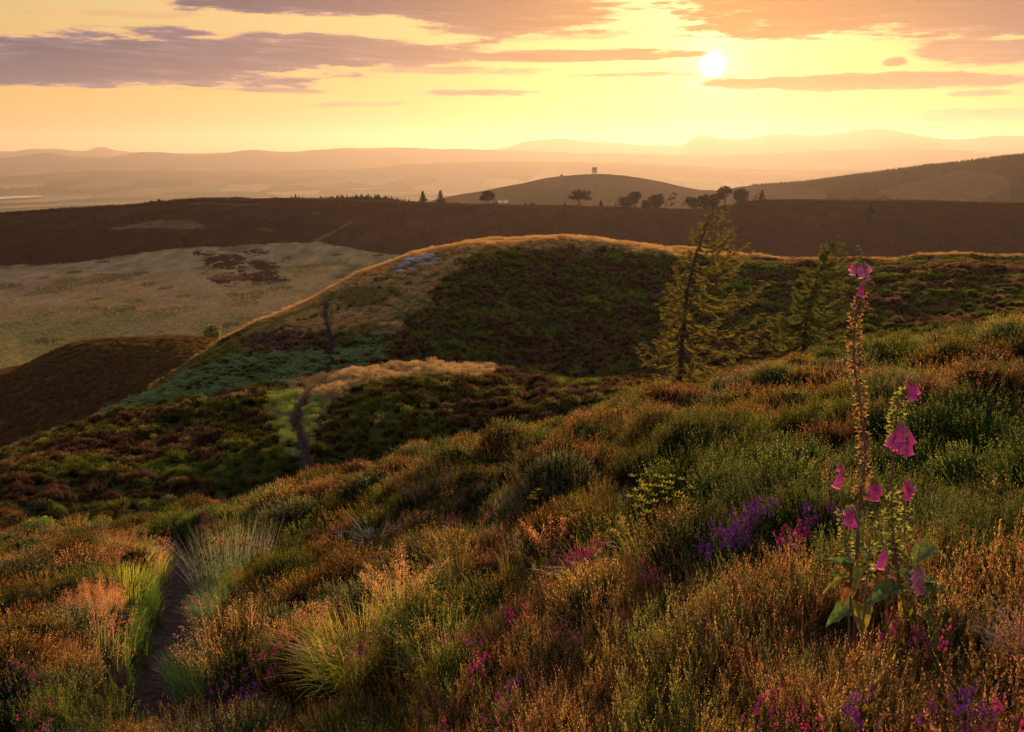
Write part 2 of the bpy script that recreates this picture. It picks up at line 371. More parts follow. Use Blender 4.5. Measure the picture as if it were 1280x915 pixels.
add_path([(205, 960), (206, 915), (208, 885), (211, 845), (222, 807), (236, 772), (231, 737), (226, 708), (222, 696)], 0.34, 1.5, 22)
add_path([(390, 598), (386, 585), (376, 560), (369, 542), (374, 522), (388, 502), (404, 490), (411, 480)], 0.27, 31, 51)
add_path([(411, 480), (415, 466), (411, 452), (414, 438), (409, 415), (405, 400), (409, 388), (404, 380)], 0.25, 55, 80)
def path_dist(x, y):
    best = np.full(np.shape(x), 99.0)
    for P, w in PATHS:
        for i in range(len(P) - 1):
            a, b = P[i], P[i + 1]; d = b - a; t = np.clip(((x - a[0]) * d[0] + (y - a[1]) * d[1]) / (d @ d), 0, 1)
            best = np.minimum(best, np.hypot(x - a[0] - t * d[0], y - a[1] - t * d[1]) / w)
    return best     # 1 at the edge of the path
def softpoly(px, py, poly, x, y, amt=10.0, sc=0.5, seed=0):
    wx = (fbm(x * sc, y * sc, 3, 31 + seed) - 0.5) * amt * 2; wy = (fbm(x * sc, y * sc, 3, 57 + seed) - 0.5) * amt
    wx = wx + (fbm(x * sc * 6, y * sc * 6, 2, 61 + seed) - 0.5) * amt * 1.2; wy = wy + (fbm(x * sc * 6, y * sc * 6, 2, 67 + seed) - 0.5) * amt * .5
    return inpoly(px + wx, py + wy, poly)
P_BRACKEN = [(110, 545), (180, 508), (250, 478), (300, 462), (350, 452), (402, 447), (408, 484), (340, 502), (260, 512), (180, 530), (120, 550)]
P_BRACKEN2 = [(418, 450), (450, 440), (475, 445), (492, 462), (478, 476), (420, 482)]
P_BGRASS = [(350, 500), (400, 484), (440, 472), (560, 460), (625, 474), (600, 482), (520, 481), (450, 491), (412, 512), (398, 545), (405, 600), (370, 600), (352, 560), (335, 525)]
P_CGRASS = [(300, 420), (400, 370), (500, 318), (620, 288), (850, 296), (960, 316), (960, 324), (860, 322), (700, 310), (620, 322), (560, 350), (535, 380), (560, 400), (500, 424), (430, 428), (340, 425)]
P_CRIM = [(225, 470), (400, 372), (500, 320), (620, 288), (850, 296), (980, 320), (1480, 322), (1480, 326), (960, 325), (850, 312), (700, 300), (620, 308), (500, 336), (400, 388), (250, 462)]
P_PLAIN = [(-300, 335), (0, 331), (60, 331), (150, 320), (260, 309), (400, 303), (470, 316), (540, 324), (900, 325), (1480, 325), (1480, 480), (-300, 490)]
P_D = [(-300, 600), (-300, 490), (0, 478), (60, 446), (100, 433), (180, 424), (260, 426), (320, 440), (420, 430), (420, 600)]
P_ISL1 = [(225, 322), (290, 318), (335, 322), (325, 333), (270, 336)]
P_ISL2 = [(262, 345), (320, 338), (350, 346), (320, 356), (270, 356)]
P_GPATH = [(165, 715), (185, 700), (205, 705), (235, 790), (215, 830), (185, 870), (175, 930), (140, 930), (160, 850), (170, 800), (190, 760), (160, 735)]
P_GPATH2 = [(225, 860), (222, 820), (262, 740), (300, 735), (330, 752), (300, 790), (262, 850), (245, 880), (230, 900)]
P_GMID = [(380, 930), (400, 850), (470, 790), (560, 780), (620, 800), (600, 850), (560, 930)]
P_GMID2 = [(660, 770), (760, 700), (880, 690), (880, 745), (780, 790), (700, 800)]
P_FOREST = [(935, 233), (1000, 231), (1080, 224), (1150, 215), (1200, 210), (1280, 200), (1480, 190), (1480, 300), (1270, 300), (1265, 225), (1240, 214), (1195, 214), (1160, 222), (1120, 231), (1085, 240), (1080, 300), (1000, 300), (1040, 240), (1010, 235)]
P_FOREST2 = [(1085, 239), (1120, 262), (1085, 300)]
# ------------------------------------------------------------------ zones of the land
def zones(x, y, z=None):
    r = np.hypot(x, y)
    if z is None: z = base_z(x, y)
    px, py = project(x, y, z)
    near = r < 31; bz = (r > 36) & (r < 58); cz = (r >= 58) & (r < 106)
    Z = {}
    Z['near'] = near
    Z['path'] = 1 - sstep(path_dist(x, y) + (fbm(x * 3, y * 3, 2, 3) - .5) * .9, 0.75, 1.35)
    gn = near & (softpoly(px, py, P_GPATH, x, y, 14, 1.2) | softpoly(px, py, P_GPATH2, x, y, 14, 1.2, 3))
    Z['greengrass'] = gn
    Z['mixgrass'] = near & (softpoly(px, py, P_GMID, x, y, 30, 1.5, 5) | softpoly(px, py, P_GMID2, x, y, 25, 1.5, 6))
    Z['bgrass'] = bz & softpoly(px, py, P_BGRASS, x, y, 14, 0.4)
    Z['cgrass'] = cz & softpoly(px, py, P_CGRASS, x, y, 26, 0.25)
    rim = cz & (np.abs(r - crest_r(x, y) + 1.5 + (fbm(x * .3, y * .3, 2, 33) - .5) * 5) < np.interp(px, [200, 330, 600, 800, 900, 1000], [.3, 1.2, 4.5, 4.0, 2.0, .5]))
    Z['crim'] = rim  # tan crest grass, coloured lighter and warmer here to imitate a sunlit rim
    Z['bracken'] = cz & (softpoly(px, py, P_BRACKEN, x, y, 12, 0.35) | softpoly(px, py, P_BRACKEN2, x, y, 6, 0.35)) | ((r > 50) & (r < 58) & inpoly(px, py, P_BRACKEN) & (py < 500))
    isl = softpoly(px, py, P_ISL1, x, y, 36, .09) | softpoly(px, py, P_ISL2, x, y, 30, .09, 4)
    Z['plain'] = (r > 170) & (r < 470) & softpoly(px, py, P_PLAIN, x, y, 5, 0.03) & ~isl
    Z['D'] = (r > 106) & (r <= 176) | ((r > 106) & (r < 172) & inpoly(px, py, P_D))
    Z['moor'] = (r > 176) & (r < 900) & ~Z['plain']
    Z['forest'] = (r > 1150) & (r < 2100) & (inpoly(px, py, P_FOREST) | inpoly(px, py, P_FOREST2))
    Z['r'] = r; Z['px'] = px; Z['py'] = py
    return Z
def mound(x, y, big=0.0):
    warp = (fbm(x * .7, y * .7, 2, 9) - .5) * 1.3
    d, c = worley((x * .9 + y * .35) * 1.15 + warp, (y * .9 - x * .35) * .8 + warp, 2)
    d2, c2 = worley(x * 2.6 + warp, y * 2.1, 7)
    a = 1 - np.clip(d / .95, 0, 1) ** 2; b = 1 - np.clip(d2 / .9, 0, 1) ** 2
    return a, b
def relief(x, y, Z):
    r = Z['r']
    h = np.zeros(np.shape(x))
    w = sstep(r, 1.5, 3) * (1 - sstep(r, 100, 112))
    veg = 1 - np.clip(Z['path'] * 1.0 + Z['greengrass'] * .6 + 0, 0, 1)
    veg = veg * np.where(r > 36, np.where(r > 58, .18 + .82 * sstep(crest_r(x, y) - r, 3, 20), 1.0), 1.0) * np.where((r > 36) & (r < 58), .6, 1.0)
    warp = (fbm(x * .7, y * .7, 2, 9) - .5) * 1.4
    d, c = worley((x * .9 + y * .35) * .95 + warp, (y * .9 - x * .35) * .62 + warp, 2)
    d2, c2 = worley(x * 2.3 + warp, y * 1.9, 7)
    ma, mb_ = mound(x, y); am = .20 + .42 * fbm(x * .6, y * .6, 2, 77)
    m = ma * am * 1.25 * sstep(r, 2, 7) + mb_ * .07
    big = sstep(r, 30, 50)
    d3, c3 = worley(x * .5 + warp * .5, y * .42, 12)
    m3 = (1 - np.clip(d3 / .95, 0, 1) ** 2) * (.15 + .6 * fbm(x * .2, y * .2, 2, 78))
    h += w * veg * (m * (1 + big * .2) + big * m3)
    h += w * (fbm(x * .35, y * .35, 3, 21) - .5) * (.25 + .5 * big) * sstep(r, 3, 9)
    h -= .42 * sstep(r, 15, 23) * (1 - sstep(r, 33, 38))
    h -= .14 * Z['path'] * (r < 90)
    wd = sstep(r, 106, 115) * (1 - sstep(r, 170, 182))
    d4, c4 = worley(x * .45, y * .35, 15)
    h += wd * ((1 - np.clip(d4 / .95, 0, 1) ** 2) * .5 + (fbm(x * .12, y * .08, 3, 8) - .5) * 1.2)
    h += Z['plain'] * ((fbm(x * .3, y * .12, 3, 5) - .5) * .5 + (fbm(x * .04, y * .03, 2, 6) - .5) * 1.4)
    h += Z['moor'] * ((fbm(x * .5, y * .12, 3, 15) - .5) * .9 + (fbm(x * .05, y * .02, 3, 16) - .5) * 1.6 * sstep(r, 180, 240))
    far = sstep(r, 900, 1400)
    h += far * (1 - sstep(r, 2200, 3000)) * (fbm(x * .02, y * .012, 4, 18) - .5) * 5
    fr = sstep(r, 6900, 8100) * (1 - sstep(r, 18000, 19500))
    h += fr * (fbm(x * .0022, y * .0016, 5, 19) - .5) * r * .004
    return h
def ground_z(x, y):
    x = np.asarray(x, float); y = np.asarray(y, float); z = base_z(x, y); return z + relief(x, y, zones(x, y, z))
def put(px, py, rmin=0, rmax=1e9):
    p = ground_at(px, py, rmin, rmax); return Vector((p[0], p[1], float(ground_z(p[0:1], p[1:2])[0])))

def put_top(px, py, rmin, rmax, lift):      # same, but the surveyed point is the top of the plant
    q = py
    for _ in range(7):
        p = put(px, q, rmin, rmax); row = float(project(p.x, p.y, p.z + lift)[1]); q += (py - row) * .6
    return p
# ------------------------------------------------------------------ the ground: one sheet
Ath, Au = np.meshgrid(TH, UU, indexing='ij')
GX = np.exp(Au) * np.sin(Ath); GY = np.exp(Au) * np.cos(Ath); GZ0 = TB * np.exp(Au)
ZN = zones(GX, GY, GZ0); GZ = GZ0 + relief(GX, GY, ZN)
# lake floors
def lakes_level(): return -154.2
def colour_land(x, y, Z):
    r = Z['r']; sh = np.shape(x); c = np.zeros(sh + (3,))
    def setc(mask, col, w=1.0):
        m = (np.asarray(mask, float) * w)[..., None]; c[...] = c * (1 - m) + np.asarray(col) * m
    n1_ = fbm(x * .25, y * .25, 4, 41)[..., None]; n2_ = fbm(x * 1.3, y * 1.3, 3, 43)[..., None]
    c[...] = np.array([.036, .034, .014]) * (.6 + .9 * n2_)
    green = sstep(fbm(x * .12, y * .12, 4, 47), .48, .62)
    setc(r > 31, [.030, .032, .012]); setc((r > 31) & (r < 106), [.034, .05, .012], .9 * green)
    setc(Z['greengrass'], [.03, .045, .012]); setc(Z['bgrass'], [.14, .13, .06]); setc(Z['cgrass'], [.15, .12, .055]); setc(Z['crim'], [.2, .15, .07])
    setc(Z['bracken'], [.03, .05, .025]); setc(np.clip(Z['path'], 0, 1) * (r < 90), [.060, .043, .041])
    hn = fbm(x * .05, y * .05, 4, 61)
    setc(Z['D'], [.045, .029, .013]); setc(Z['D'], [.042, .036, .012], sstep(hn, .5, .65) * .7)
    setc(Z['moor'], [.038, .016, .010]); setc(Z['moor'], [.052, .023, .013], sstep(fbm(x * .03, y * .012, 4, 62), .5, .66) * .7)
    setc(Z['moor'], [.17, .12, .06], sstep(fbm(x * .02 + 5, y * .05, 4, 66), .66, .72) * .5 * (Z['px'] < 400))
    setc(Z['plain'], [.20, .155, .082])
    f1 = fbm(x * .02, y * .012, 4, 63); f2 = fbm(x * .09, y * .05, 4, 64)
    setc(Z['plain'], [.13, .125, .045], sstep(f1, .5, .62) * .75); setc(Z['plain'], [.235, .175, .10], sstep(f1, .5, .38) * .6)
    setc(Z['plain'], [.10, .08, .03], sstep(f2, .62, .68) * .8)
    setc(Z['plain'], [.16, .155, .05], sstep(Z['py'] + (f2 - .5) * 60, 375, 440) * .7)
    d, cc = worley(x * .07, y * .05, 71); setc(Z['plain'] & (cc > .6) & (d < .13 + .1 * f2), [.075, .075, .022], .9)
    # the two worn tracks over the moor
    px, py = Z['px'], Z['py']
    seg = np.abs(py - (303 - (px - 392) * (25 / 46.))) + 0 * px
    setc(Z['moor'] & (px > 388) & (px < 440) & (seg < 1.3 + fbm(x * .1, y * .1, 2, 5) * 1.2), [.15, .10, .05], .6)
    gg = (r > 900)
    setc(gg, [.034, .018, .014]); fl = fbm(x * .006, y * .004, 3, 65); setc(gg, [.05, .032, .018], sstep(fl, .5, .56) * .7); setc(gg, [.028, .020, .012], sstep(fl, .47, .40) * .7)
    setc(gg & inpoly(px, py, P_FIELD), [.06, .037, .026], .8)
    setc(Z['forest'], [.02, .014, .01])
    vl = r > 2500
    d, cc = worley(x * .003, y * .0019, 73); setc(vl, [.16, .14, .07]); setc(vl & (cc > .82), [.27, .2, .1]); setc(vl & (cc < .45), [.06, .065, .035]); setc(vl & (cc > .45) & (cc < .6), [.11, .13, .05])
    setc(r > 7350, [.12, .10, .06], .75); setc(r > 10500, [.08, .07, .06], .9)
    return c
GC = colour_land(GX, GY, ZN)
# outer coarse fan so the sheet closes all round
NB = 40
ext = np.linspace(AMAX, 2 * np.pi - AMAX, NB + 2)[1:-1]
TE = np.zeros((NB, NU)); CE = np.zeros((NB, NU, 3))
TG = GZ / np.exp(Au)
# smooth out the small relief away from the seam
for i, a in enumerate(ext):
    t = (a - AMAX) / (2 * np.pi - 2 * AMAX); w = t * t * (3 - 2 * t)
    TE[i] = TG[-1] * (1 - w) + TG[0] * w; CE[i] = GC[-1] * (1 - w) + GC[0] * w
    TE[i] = TE[i] * (1 - math.sin(math.pi * t)) + (math.sin(math.pi * t)) * np.minimum(TE[i], -1.2 / np.exp(UU) - .02)
XE = np.exp(UU)[None] * np.sin(ext)[:, None]; YE = np.exp(UU)[None] * np.cos(ext)[:, None]; ZE = TE * np.exp(UU)[None]
VX = np.concatenate([GX, XE]); VY = np.concatenate([GY, YE]); VZ = np.concatenate([GZ, ZE]); VC = np.concatenate([GC, CE])
NA = NT + NB
V = np.stack([VX, VY, VZ], -1).reshape(-1, 3); C4 = np.concatenate([VC, np.ones(VC.shape[:2] + (1,))], -1).reshape(-1, 4)
ii, jj = np.meshgrid(np.arange(NA), np.arange(NU - 1), indexing='ij'); i2 = (ii + 1) % NA
Q = np.stack([ii * NU + jj, i2 * NU + jj, i2 * NU + jj + 1, ii * NU + jj + 1], -1).reshape(-1, 4)
V = np.vstack([V, [[0, 0, float(GZ[NT // 2, 0])]]]); C4 = np.vstack([C4, C4[:1]])
k = np.arange(NA); Tc = np.stack([(k + 1) % NA * NU, k * NU, np.full(NA, len(V) - 1)], -1)
Tc = Tc[:, ::-1]; Q = Q[:, ::-1]
Zf = np.concatenate([ZN['path'] * (ZN['r'] < 90), np.zeros((NB, NU))]).reshape(-1); Zf = np.append(Zf, 0)

def new_mat(name):
    m = bpy.data.materials.new(name); m.use_nodes = True; m.node_tree.nodes.clear(); G_ = NG(m.node_tree)
    G_.out = m.node_tree.nodes.new('ShaderNodeOutputMaterial'); return m, G_
def attr(G_, name, out='Fac'):
    n = G_.n.new('ShaderNodeAttribute'); n.attribute_name = name; return n.outputs[out]
def pos(G_): return G_.n.new('ShaderNodeNewGeometry').outputs['Position']
def bsdf(G_, col, rough=0.8, spec=0.2, normal=None, metal=0.0):
    b = G_.n.new('ShaderNodeBsdfPrincipled')
    for s, v in (('Base Color', col), ('Roughness', rough), ('Specular IOR Level', spec), ('Metallic', metal)):
        if isinstance(v, (tuple, list)): v = (*v[:3], 1)
        G_._in(b.inputs[s], v)
    if normal: G_.l.new(normal, b.inputs['Normal'])
    return b.outputs[0]
def bump(G_, h, strength=0.5, dist=0.1):
    n = G_.n.new('ShaderNodeBump'); n.inputs['Strength'].default_value = strength; n.inputs['Distance'].default_value = dist
    G_.l.new(h, n.inputs['Height']); return n.outputs[0]
m_land, G = new_mat('moorland')
P = pos(G); c = attr(G, 'landcol', 'Color')
dist = G.vm('LENGTH', P)
fs = G.m('DIVIDE', 1.0, G.m('MAXIMUM', G.m('MULTIPLY', dist, 1.0), 1.0))
na = G.noise(P, 7.0, 6, .65); nb = G.noise(P, 0.6, 6, .62); nc = G.noise(G.vm('MULTIPLY', P, (.16, .045, .05)), 1.0, 8, .7)
nearw = G.smooth(dist, 20, 160); farw = G.smooth(dist, 140, 420)
n_ = G.m('ADD', G.m('MULTIPLY', na, G.m('SUBTRACT', 1.0, nearw)), G.m('MULTIPLY', nb, nearw))
n_ = G.m('ADD', G.m('MULTIPLY', n_, G.m('SUBTRACT', 1.0, farw)), G.m('MULTIPLY', nc, farw))
f = G.ramp(n_, [(0.28, .45), (0.5, 1.0), (0.72, 1.65)])
cc = G.mix(1.0, c, f, 'MULTIPLY')
bh = G.m('ADD', G.m('MULTIPLY', na, .06), G.m('MULTIPLY', nb, G.m('MULTIPLY', nearw, .7)))
sh = bsdf(G, cc, .95, .0, bump(G, bh, .9, 1.0)); G.l.new(sh, G.out.inputs[0])
me = make_mesh('ground', V, mats=[m_land], tris=Tc, quads=Q, smooth=True, attrs={'landcol': ('FLOAT_COLOR', 'POINT', C4), 'pathmask': ('FLOAT', 'POINT', Zf)})
ground = tag(link('ground', me), kind='structure')

# haze: a closed box of even air round everything
m_haze, G = new_mat('haze_air')
pv = G.n.new('ShaderNodeVolumePrincipled'); pv.inputs['Density'].default_value = 0.52e-4; pv.inputs['Anisotropy'].default_value = 0.5
pv.inputs['Color'].default_value = (1.0, .80, .69, 1); G.l.new(pv.outputs[0], G.out.inputs['Volume'])
b = MB(); zb, zt = float(V[:, 2].min()) - 1.0, float(V[:, 2].max()) + 12
b.box((0, 0, (zb + zt) / 2), (20600, 20600, (zt - zb) / 2)); hz = b.build('haze', m_haze); tag(hz, kind='stuff')
hz['label'] = 'warm sunlit haze in the air over the valley and hills'
# ------------------------------------------------------------------ plant materials
def leaf_mat(name, inst=True, tipc=(.2, .12, .05), basec=(.04, .06, .02), trans=0.45, rough=.7, patch=False):
    m, G = new_mat(name)
    t = attr(G, 'tip')
    if inst:
        a = G.n.new('ShaderNodeAttribute'); a.attribute_type = 'INSTANCER'; a.attribute_name = 'tint'
        b_ = G.n.new('ShaderNodeAttribute'); b_.attribute_type = 'INSTANCER'; b_.attribute_name = 'base'
        ct, cb = a.outputs['Color'], b_.outputs['Color']
    else:
        ct, cb = tipc, basec
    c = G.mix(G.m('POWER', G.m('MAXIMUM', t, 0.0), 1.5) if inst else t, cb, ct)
    n1 = G.noise(pos(G), 60.0, 2, .6)
    c = G.mix(1.0, c, G.ramp(n1, [(.3, .6), (.7, 1.45)]), 'MULTIPLY')
    d = bsdf(G, c, rough, 0.0 if inst and rough > .6 else .12)
    tr = G.n.new('ShaderNodeBsdfTranslucent'); G.l.new(G.mix(1.0, c, (1.55, 1.3, .85), 'MULTIPLY'), tr.inputs[0])
    mx = G.n.new('ShaderNodeMixShader'); mx.inputs[0].default_value = trans
    G.l.new(d, mx.inputs[1]); G.l.new(tr.outputs[0], mx.inputs[2]); G.l.new(mx.outputs[0], G.out.inputs[0])
    return m
def solid_mat(name, col, rough=.8, spec=.2, nscale=8.0, var=.35, bmp=.3):
    m, G = new_mat(name); n = G.noise(pos(G), nscale, 5, .6)
    c = G.mix(1.0, col, G.ramp(n, [(.3, 1 - var), (.7, 1 + var)]), 'MULTIPLY')
    G.l.new(bsdf(G, c, rough, spec, bump(G, n, bmp, 1.0 / nscale)), G.out.inputs[0]); return m
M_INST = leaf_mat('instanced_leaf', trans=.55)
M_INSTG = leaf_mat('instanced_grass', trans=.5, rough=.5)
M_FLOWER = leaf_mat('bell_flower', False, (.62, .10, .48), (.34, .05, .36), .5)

rnd = random.random
def ru(a, b): return a + (b - a) * random.random()
def frame(d):
    d = d / (np.linalg.norm(d) + 1e-9); r = np.array([0, 0, 1.]) if abs(d[2]) < .9 else np.array([1., 0, 0])
    a = np.cross(d, r); a /= np.linalg.norm(a); return a, np.cross(d, a)
def shoot(mb, p0, d, L, nleaf, ll, lw, t0=0.0, t1=1.0, bend=(0, 0, 0), ang=38, start=.05):
    """a leafy shoot: small pointed leaves set round a slightly bent axis"""
    p0 = np.asarray(p0, float); d = np.asarray(d, float); d = d / np.linalg.norm(d)
    t = np.linspace(start, 1, nleaf); bend = np.asarray(bend, float)
    P = p0 + d * (t * L)[:, None] + bend * (t ** 2)[:, None] * L
    ax = d[None] + 2 * bend[None] * t[:, None]; ax /= np.linalg.norm(ax, axis=1)[:, None]
    a, b = frame(d); ph = np.arange(nleaf) * 2.4 + ru(0, 6)
    rad = np.cos(ph)[:, None] * a + np.sin(ph)[:, None] * b
    an = R(ang); taper = (1.15 - .65 * t)[:, None]
    ld = (math.cos(an) * ax + math.sin(an) * rad); tan_ = np.cross(ld, ax); tan_ /= np.linalg.norm(tan_, axis=1)[:, None] + 1e-9
    A = P + tan_ * lw * .5 * taper; B = P - tan_ * lw * .5 * taper; C = P + ld * ll * taper
    V = np.stack([A, B, C], 1).reshape(-1, 3); T = np.arange(nleaf * 3).reshape(-1, 3)
    tp = np.repeat(t0 + (t1 - t0) * t, 3); mb.add(V, T, tip=tp)
def ribbon(mb, P, w, side, tip):
    P = np.asarray(P, float); n = len(P); w = np.broadcast_to(np.asarray(w, float), (n,)); side = np.asarray(side, float)
    V = np.empty((2 * n, 3)); V[0::2] = P - side * w[:, None] / 2; V[1::2] = P + side * w[:, None] / 2
    Q = [(2 * i, 2 * i + 1, 2 * i + 3, 2 * i + 2) for i in range(n - 1)]
    mb.add(V, (), Q, np.repeat(np.broadcast_to(tip, (n,)), 2))
def blade(mb, p0, L, lean, az_, w, segs=4, t0=0., t1=1., droop=1.0, curve=2.0):
    t = np.linspace(0, 1, segs + 1); out = lean * L * t ** curve; up = L * (t - .32 * droop * lean * t ** 2.4)
    d = np.array([math.cos(az_), math.sin(az_), 0]); P = np.asarray(p0, float) + d * out[:, None] + np.array([0, 0, 1.]) * up[:, None]
    tw = az_ + math.pi / 2 + ru(-.7, .7); ribbon(mb, P, w * (1 - t ** 2 * .9), (math.cos(tw), math.sin(tw), 0), t0 + (t1 - t0) * t)
    return P
def disc(r):
    a = ru(0, 2 * math.pi); q = r * math.sqrt(rnd()); return np.array([q * math.cos(a), q * math.sin(a), 0.]), a
def octa(mb, c, r, h, tip=1.0, sides=4):
    th = np.linspace(0, 2 * np.pi, sides, endpoint=False); c = np.asarray(c, float)
    V = np.vstack([c + np.stack([r * np.cos(th), r * np.sin(th), 0 * th], 1), c + [0, 0, h], c - [0, 0, h]])
    T = [(j, (j + 1) % sides, sides) for j in range(sides)] + [((j + 1) % sides, j, sides + 1) for j in range(sides)]
    mb.add(V, T, tip=tip)

PROTO = bpy.data.collections.new('plant_prototypes')   # never linked to the scene; only the scatter reads it
def proto(mb, mats):
    i = len(PROTO.objects); me = mb.mesh('p%03d' % i, mats)
    o = bpy.data.objects.new('p%03d' % i, me); PROTO.objects.link(o); return i
def heather_near():
    mb = MB()
    for i in range(26):
        p, a = disc(.10); L = ru(.10, .23) * (1 - .25 * np.linalg.norm(p[:2]) / .10); br_ = ru(.35, 1.15)
        d = np.array([math.cos(a) * ru(0, .35), math.sin(a) * ru(0, .35), 1.]); d /= np.linalg.norm(d)
        bd = (ru(-.12, .12), ru(-.12, .12), 0)
        shoot(mb, p, d, L, 30, .0100, .0058, -.1, br_, bd, 34)
        if i % 3 == 0:
            mb.mi = 1
            for k in range(6):
                t = ru(.55, 1.0); c = p + d * L * t + np.array(bd) * t * t * L + np.array([ru(-1, 1), ru(-1, 1), 0]) * .0045; octa(mb, c, .0014, .0024, rnd(), 3)
            mb.mi = 0
        for k in range(2):
            t = ru(.3, .75); q = p + d * L * t + np.array(bd) * t * t * L; aa = ru(0, 6.3)
            shoot(mb, q, d + np.array([math.cos(aa), math.sin(aa), 0]) * .5, L * ru(.25, .42), 10, .0095, .0055, t * .6, br_, (0, 0, .2), 34)
    return mb
def heather_mid(n=34, R_=.16, Lm=.22, ll=.026, lw=.016, nl=10):
    mb = MB()
    for i in range(n):
        p, a = disc(R_); q = np.linalg.norm(p[:2]) / R_; L = ru(.6, 1.1) * Lm * (1 - .35 * q * q)
        d = np.array([math.cos(a) * q * .55 + ru(-.15, .15), math.sin(a) * q * .55 + ru(-.15, .15), 1.])
        shoot(mb, p, d, L, nl, ll, lw, -.1, ru(.45, 1.1), (0, 0, 0), 32)
    return mb
def heather_dome(R_=.24, H=.22, n=100, nl=8, ll=.024, lw=.014):
    mb = MB(); N = 8; V = []; 
    for k, (z, q) in enumerate(((-.2, .66), (.25, .62), (.52, .42))):
        V += [(R_ * q * ru(.85, 1.1) * math.cos(t), R_ * q * ru(.85, 1.1) * math.sin(t), H * z) for t in np.linspace(0, 2 * np.pi, N, endpoint=False)]
    V.append((0, 0, H * .66)); Q = [(k * N + j, k * N + (j + 1) % N, (k + 1) * N + (j + 1) % N, (k + 1) * N + j) for k in range(2) for j in range(N)]
    mb.add(V, [(2 * N + j, 2 * N + (j + 1) % N, 3 * N) for j in range(N)], Q, 0.0)  # inner core in the dark base colour stands for shade inside the bush
    lob = [(ru(0, 6.3), ru(.8, 1.25)) for _ in range(4)]
    for i in range(n):
        a = ru(0, 6.3); u = ru(.02, 1.0); c = math.sqrt(1 - u * u * .96); d = np.array([c * math.cos(a), c * math.sin(a), u])
        k = 1 + .16 * sum(math.cos(a - la) * (ls - 1) * 4 for la, ls in lob) * c; k *= ru(.86, 1.06)
        p = d * [R_ * .62 * k, R_ * .62 * k, H * .55 * k]; dd = d * .75 + np.array([ru(-.2, .2), ru(-.2, .2), .75])
        shoot(mb, p, dd, R_ * .5 * k, nl, ll, lw, -.2, ru(.45, 1.1), (0, 0, 0), 34)
    return mb
def heather_far():
    mb = MB()
    for i in range(70):
        p, a = disc(.30); q = np.linalg.norm(p[:2]) / .30; L = ru(.75, 1.1) * .30 * (1 - .45 * q * q)
        d = np.array([math.cos(a) * q * .9 + ru(-.2, .2), math.sin(a) * q * .9 + ru(-.2, .2), 1.])
        shoot(mb, p, d, L, 5, .070, .040, .0, ru(.5, 1.1), (0, 0, 0), 36, start=.3)
    return mb
def grass_tuft(n, R_, L0, L1, w, lean=(.15, .8), segs=4, heads=0.0, hl=.1, hn=16, hs=.004):
    mb = MB()
    for i in range(n):
        p, a = disc(R_); a2 = a + ru(-.6, .6); P = blade(mb, p, ru(L0, L1), ru(*lean), a2, w, segs, 0, .62)
        if rnd() < heads:
            L = ru(L1 * .95, L1 * 1.25); P = blade(mb, p, L, ru(.05, .35), a2, w * .5, 3, 0, .8)
            top = P[-1]; dd = P[-1] - P[-2]; dd /= np.linalg.norm(dd)
            for k in range(hn):
                t = rnd(); c = top - dd * hl * t; o = np.array([ru(-1, 1), ru(-1, 1), ru(-.4, .8)]) * hl * .30 * (.25 + t); c = c + o
                s_ = hs * ru(.7, 1.4); u = np.array([ru(-1, 1), ru(-1, 1), ru(-1, 1)]); u /= np.linalg.norm(u); v = np.array([0, 0, 1.]) + o * 8
                v /= np.linalg.norm(v); mb.add([c - u * s_ * .5, c + u * s_ * .5, c + v * s_ * 1.8], [(0, 1, 2)], tip=1.0)
    return mb
def bracken():
    mb = MB()
    for f_ in range(7):
        a = f_ * .9 + ru(-.3, .3); L = ru(.55, .85); le = ru(.5, .95); t = np.linspace(0, 1, 13)
        d = np.array([math.cos(a), math.sin(a), 0]); s_ = np.array([-math.sin(a), math.cos(a), 0])
        P = d * (L * le * t ** 1.4)[:, None] + np.array([0, 0, 1.]) * (L * (t * 1.1 - .75 * le * t ** 2.3))[:, None]
        ribbon(mb, P, .012, s_, 0.2)
        for i in range(3, 13):
            wl_ = .26 * (1 - (i - 3) / 10.5) * L / .7
            for sg in (-1, 1):
                q = P[i]; e = q + s_ * sg * wl_ + d * wl_ * .35 - np.array([0, 0, wl_ * .15]); w_ = d * .045
                mb.add([q - w_ * .4, q + w_, e, (q + e) / 2 + w_ * .8 - np.array([0, 0, .01])], [(0, 1, 3), (0, 3, 2)], tip=ru(.4, 1))
    return mb
def bell_heather(nf=7):
    mb = MB()
    for i in range(22):
        p, a = disc(.08); L = ru(.12, .2); d = np.array([ru(-.25, .25), ru(-.25, .25), 1.]); d /= np.linalg.norm(d)
        mb.mi = 0; shoot(mb, p, d, L, 22, .010, .004, 0, .5, (0, 0, 0), 50)
        if i < 12:
            mb.mi = 1
            for k in range(nf):
                c = p + d * L * ru(.78, 1.05) + np.array([ru(-1, 1), ru(-1, 1), 0]) * .010; octa(mb, c, .0036, .0058, ru(0, 1))
            mb.mi = 0
    return mb
def pebble():
    mb = MB(); th = np.linspace(0, 2 * np.pi, 7, endpoint=False); V = [(0, 0, .5)]
    for z_, r_ in ((.35, .6), (0, 1.0)): V += [(r_ * math.cos(t) * ru(.7, 1.2), r_ * math.sin(t) * ru(.7, 1.2), z_) for t in th]
    T = [(0, 1 + j, 1 + (j + 1) % 7) for j in range(7)]; Q = [(1 + j, 8 + j, 8 + (j + 1) % 7, 1 + (j + 1) % 7) for j in range(7)]
    mb.add(V, T, Q, .5); return mb
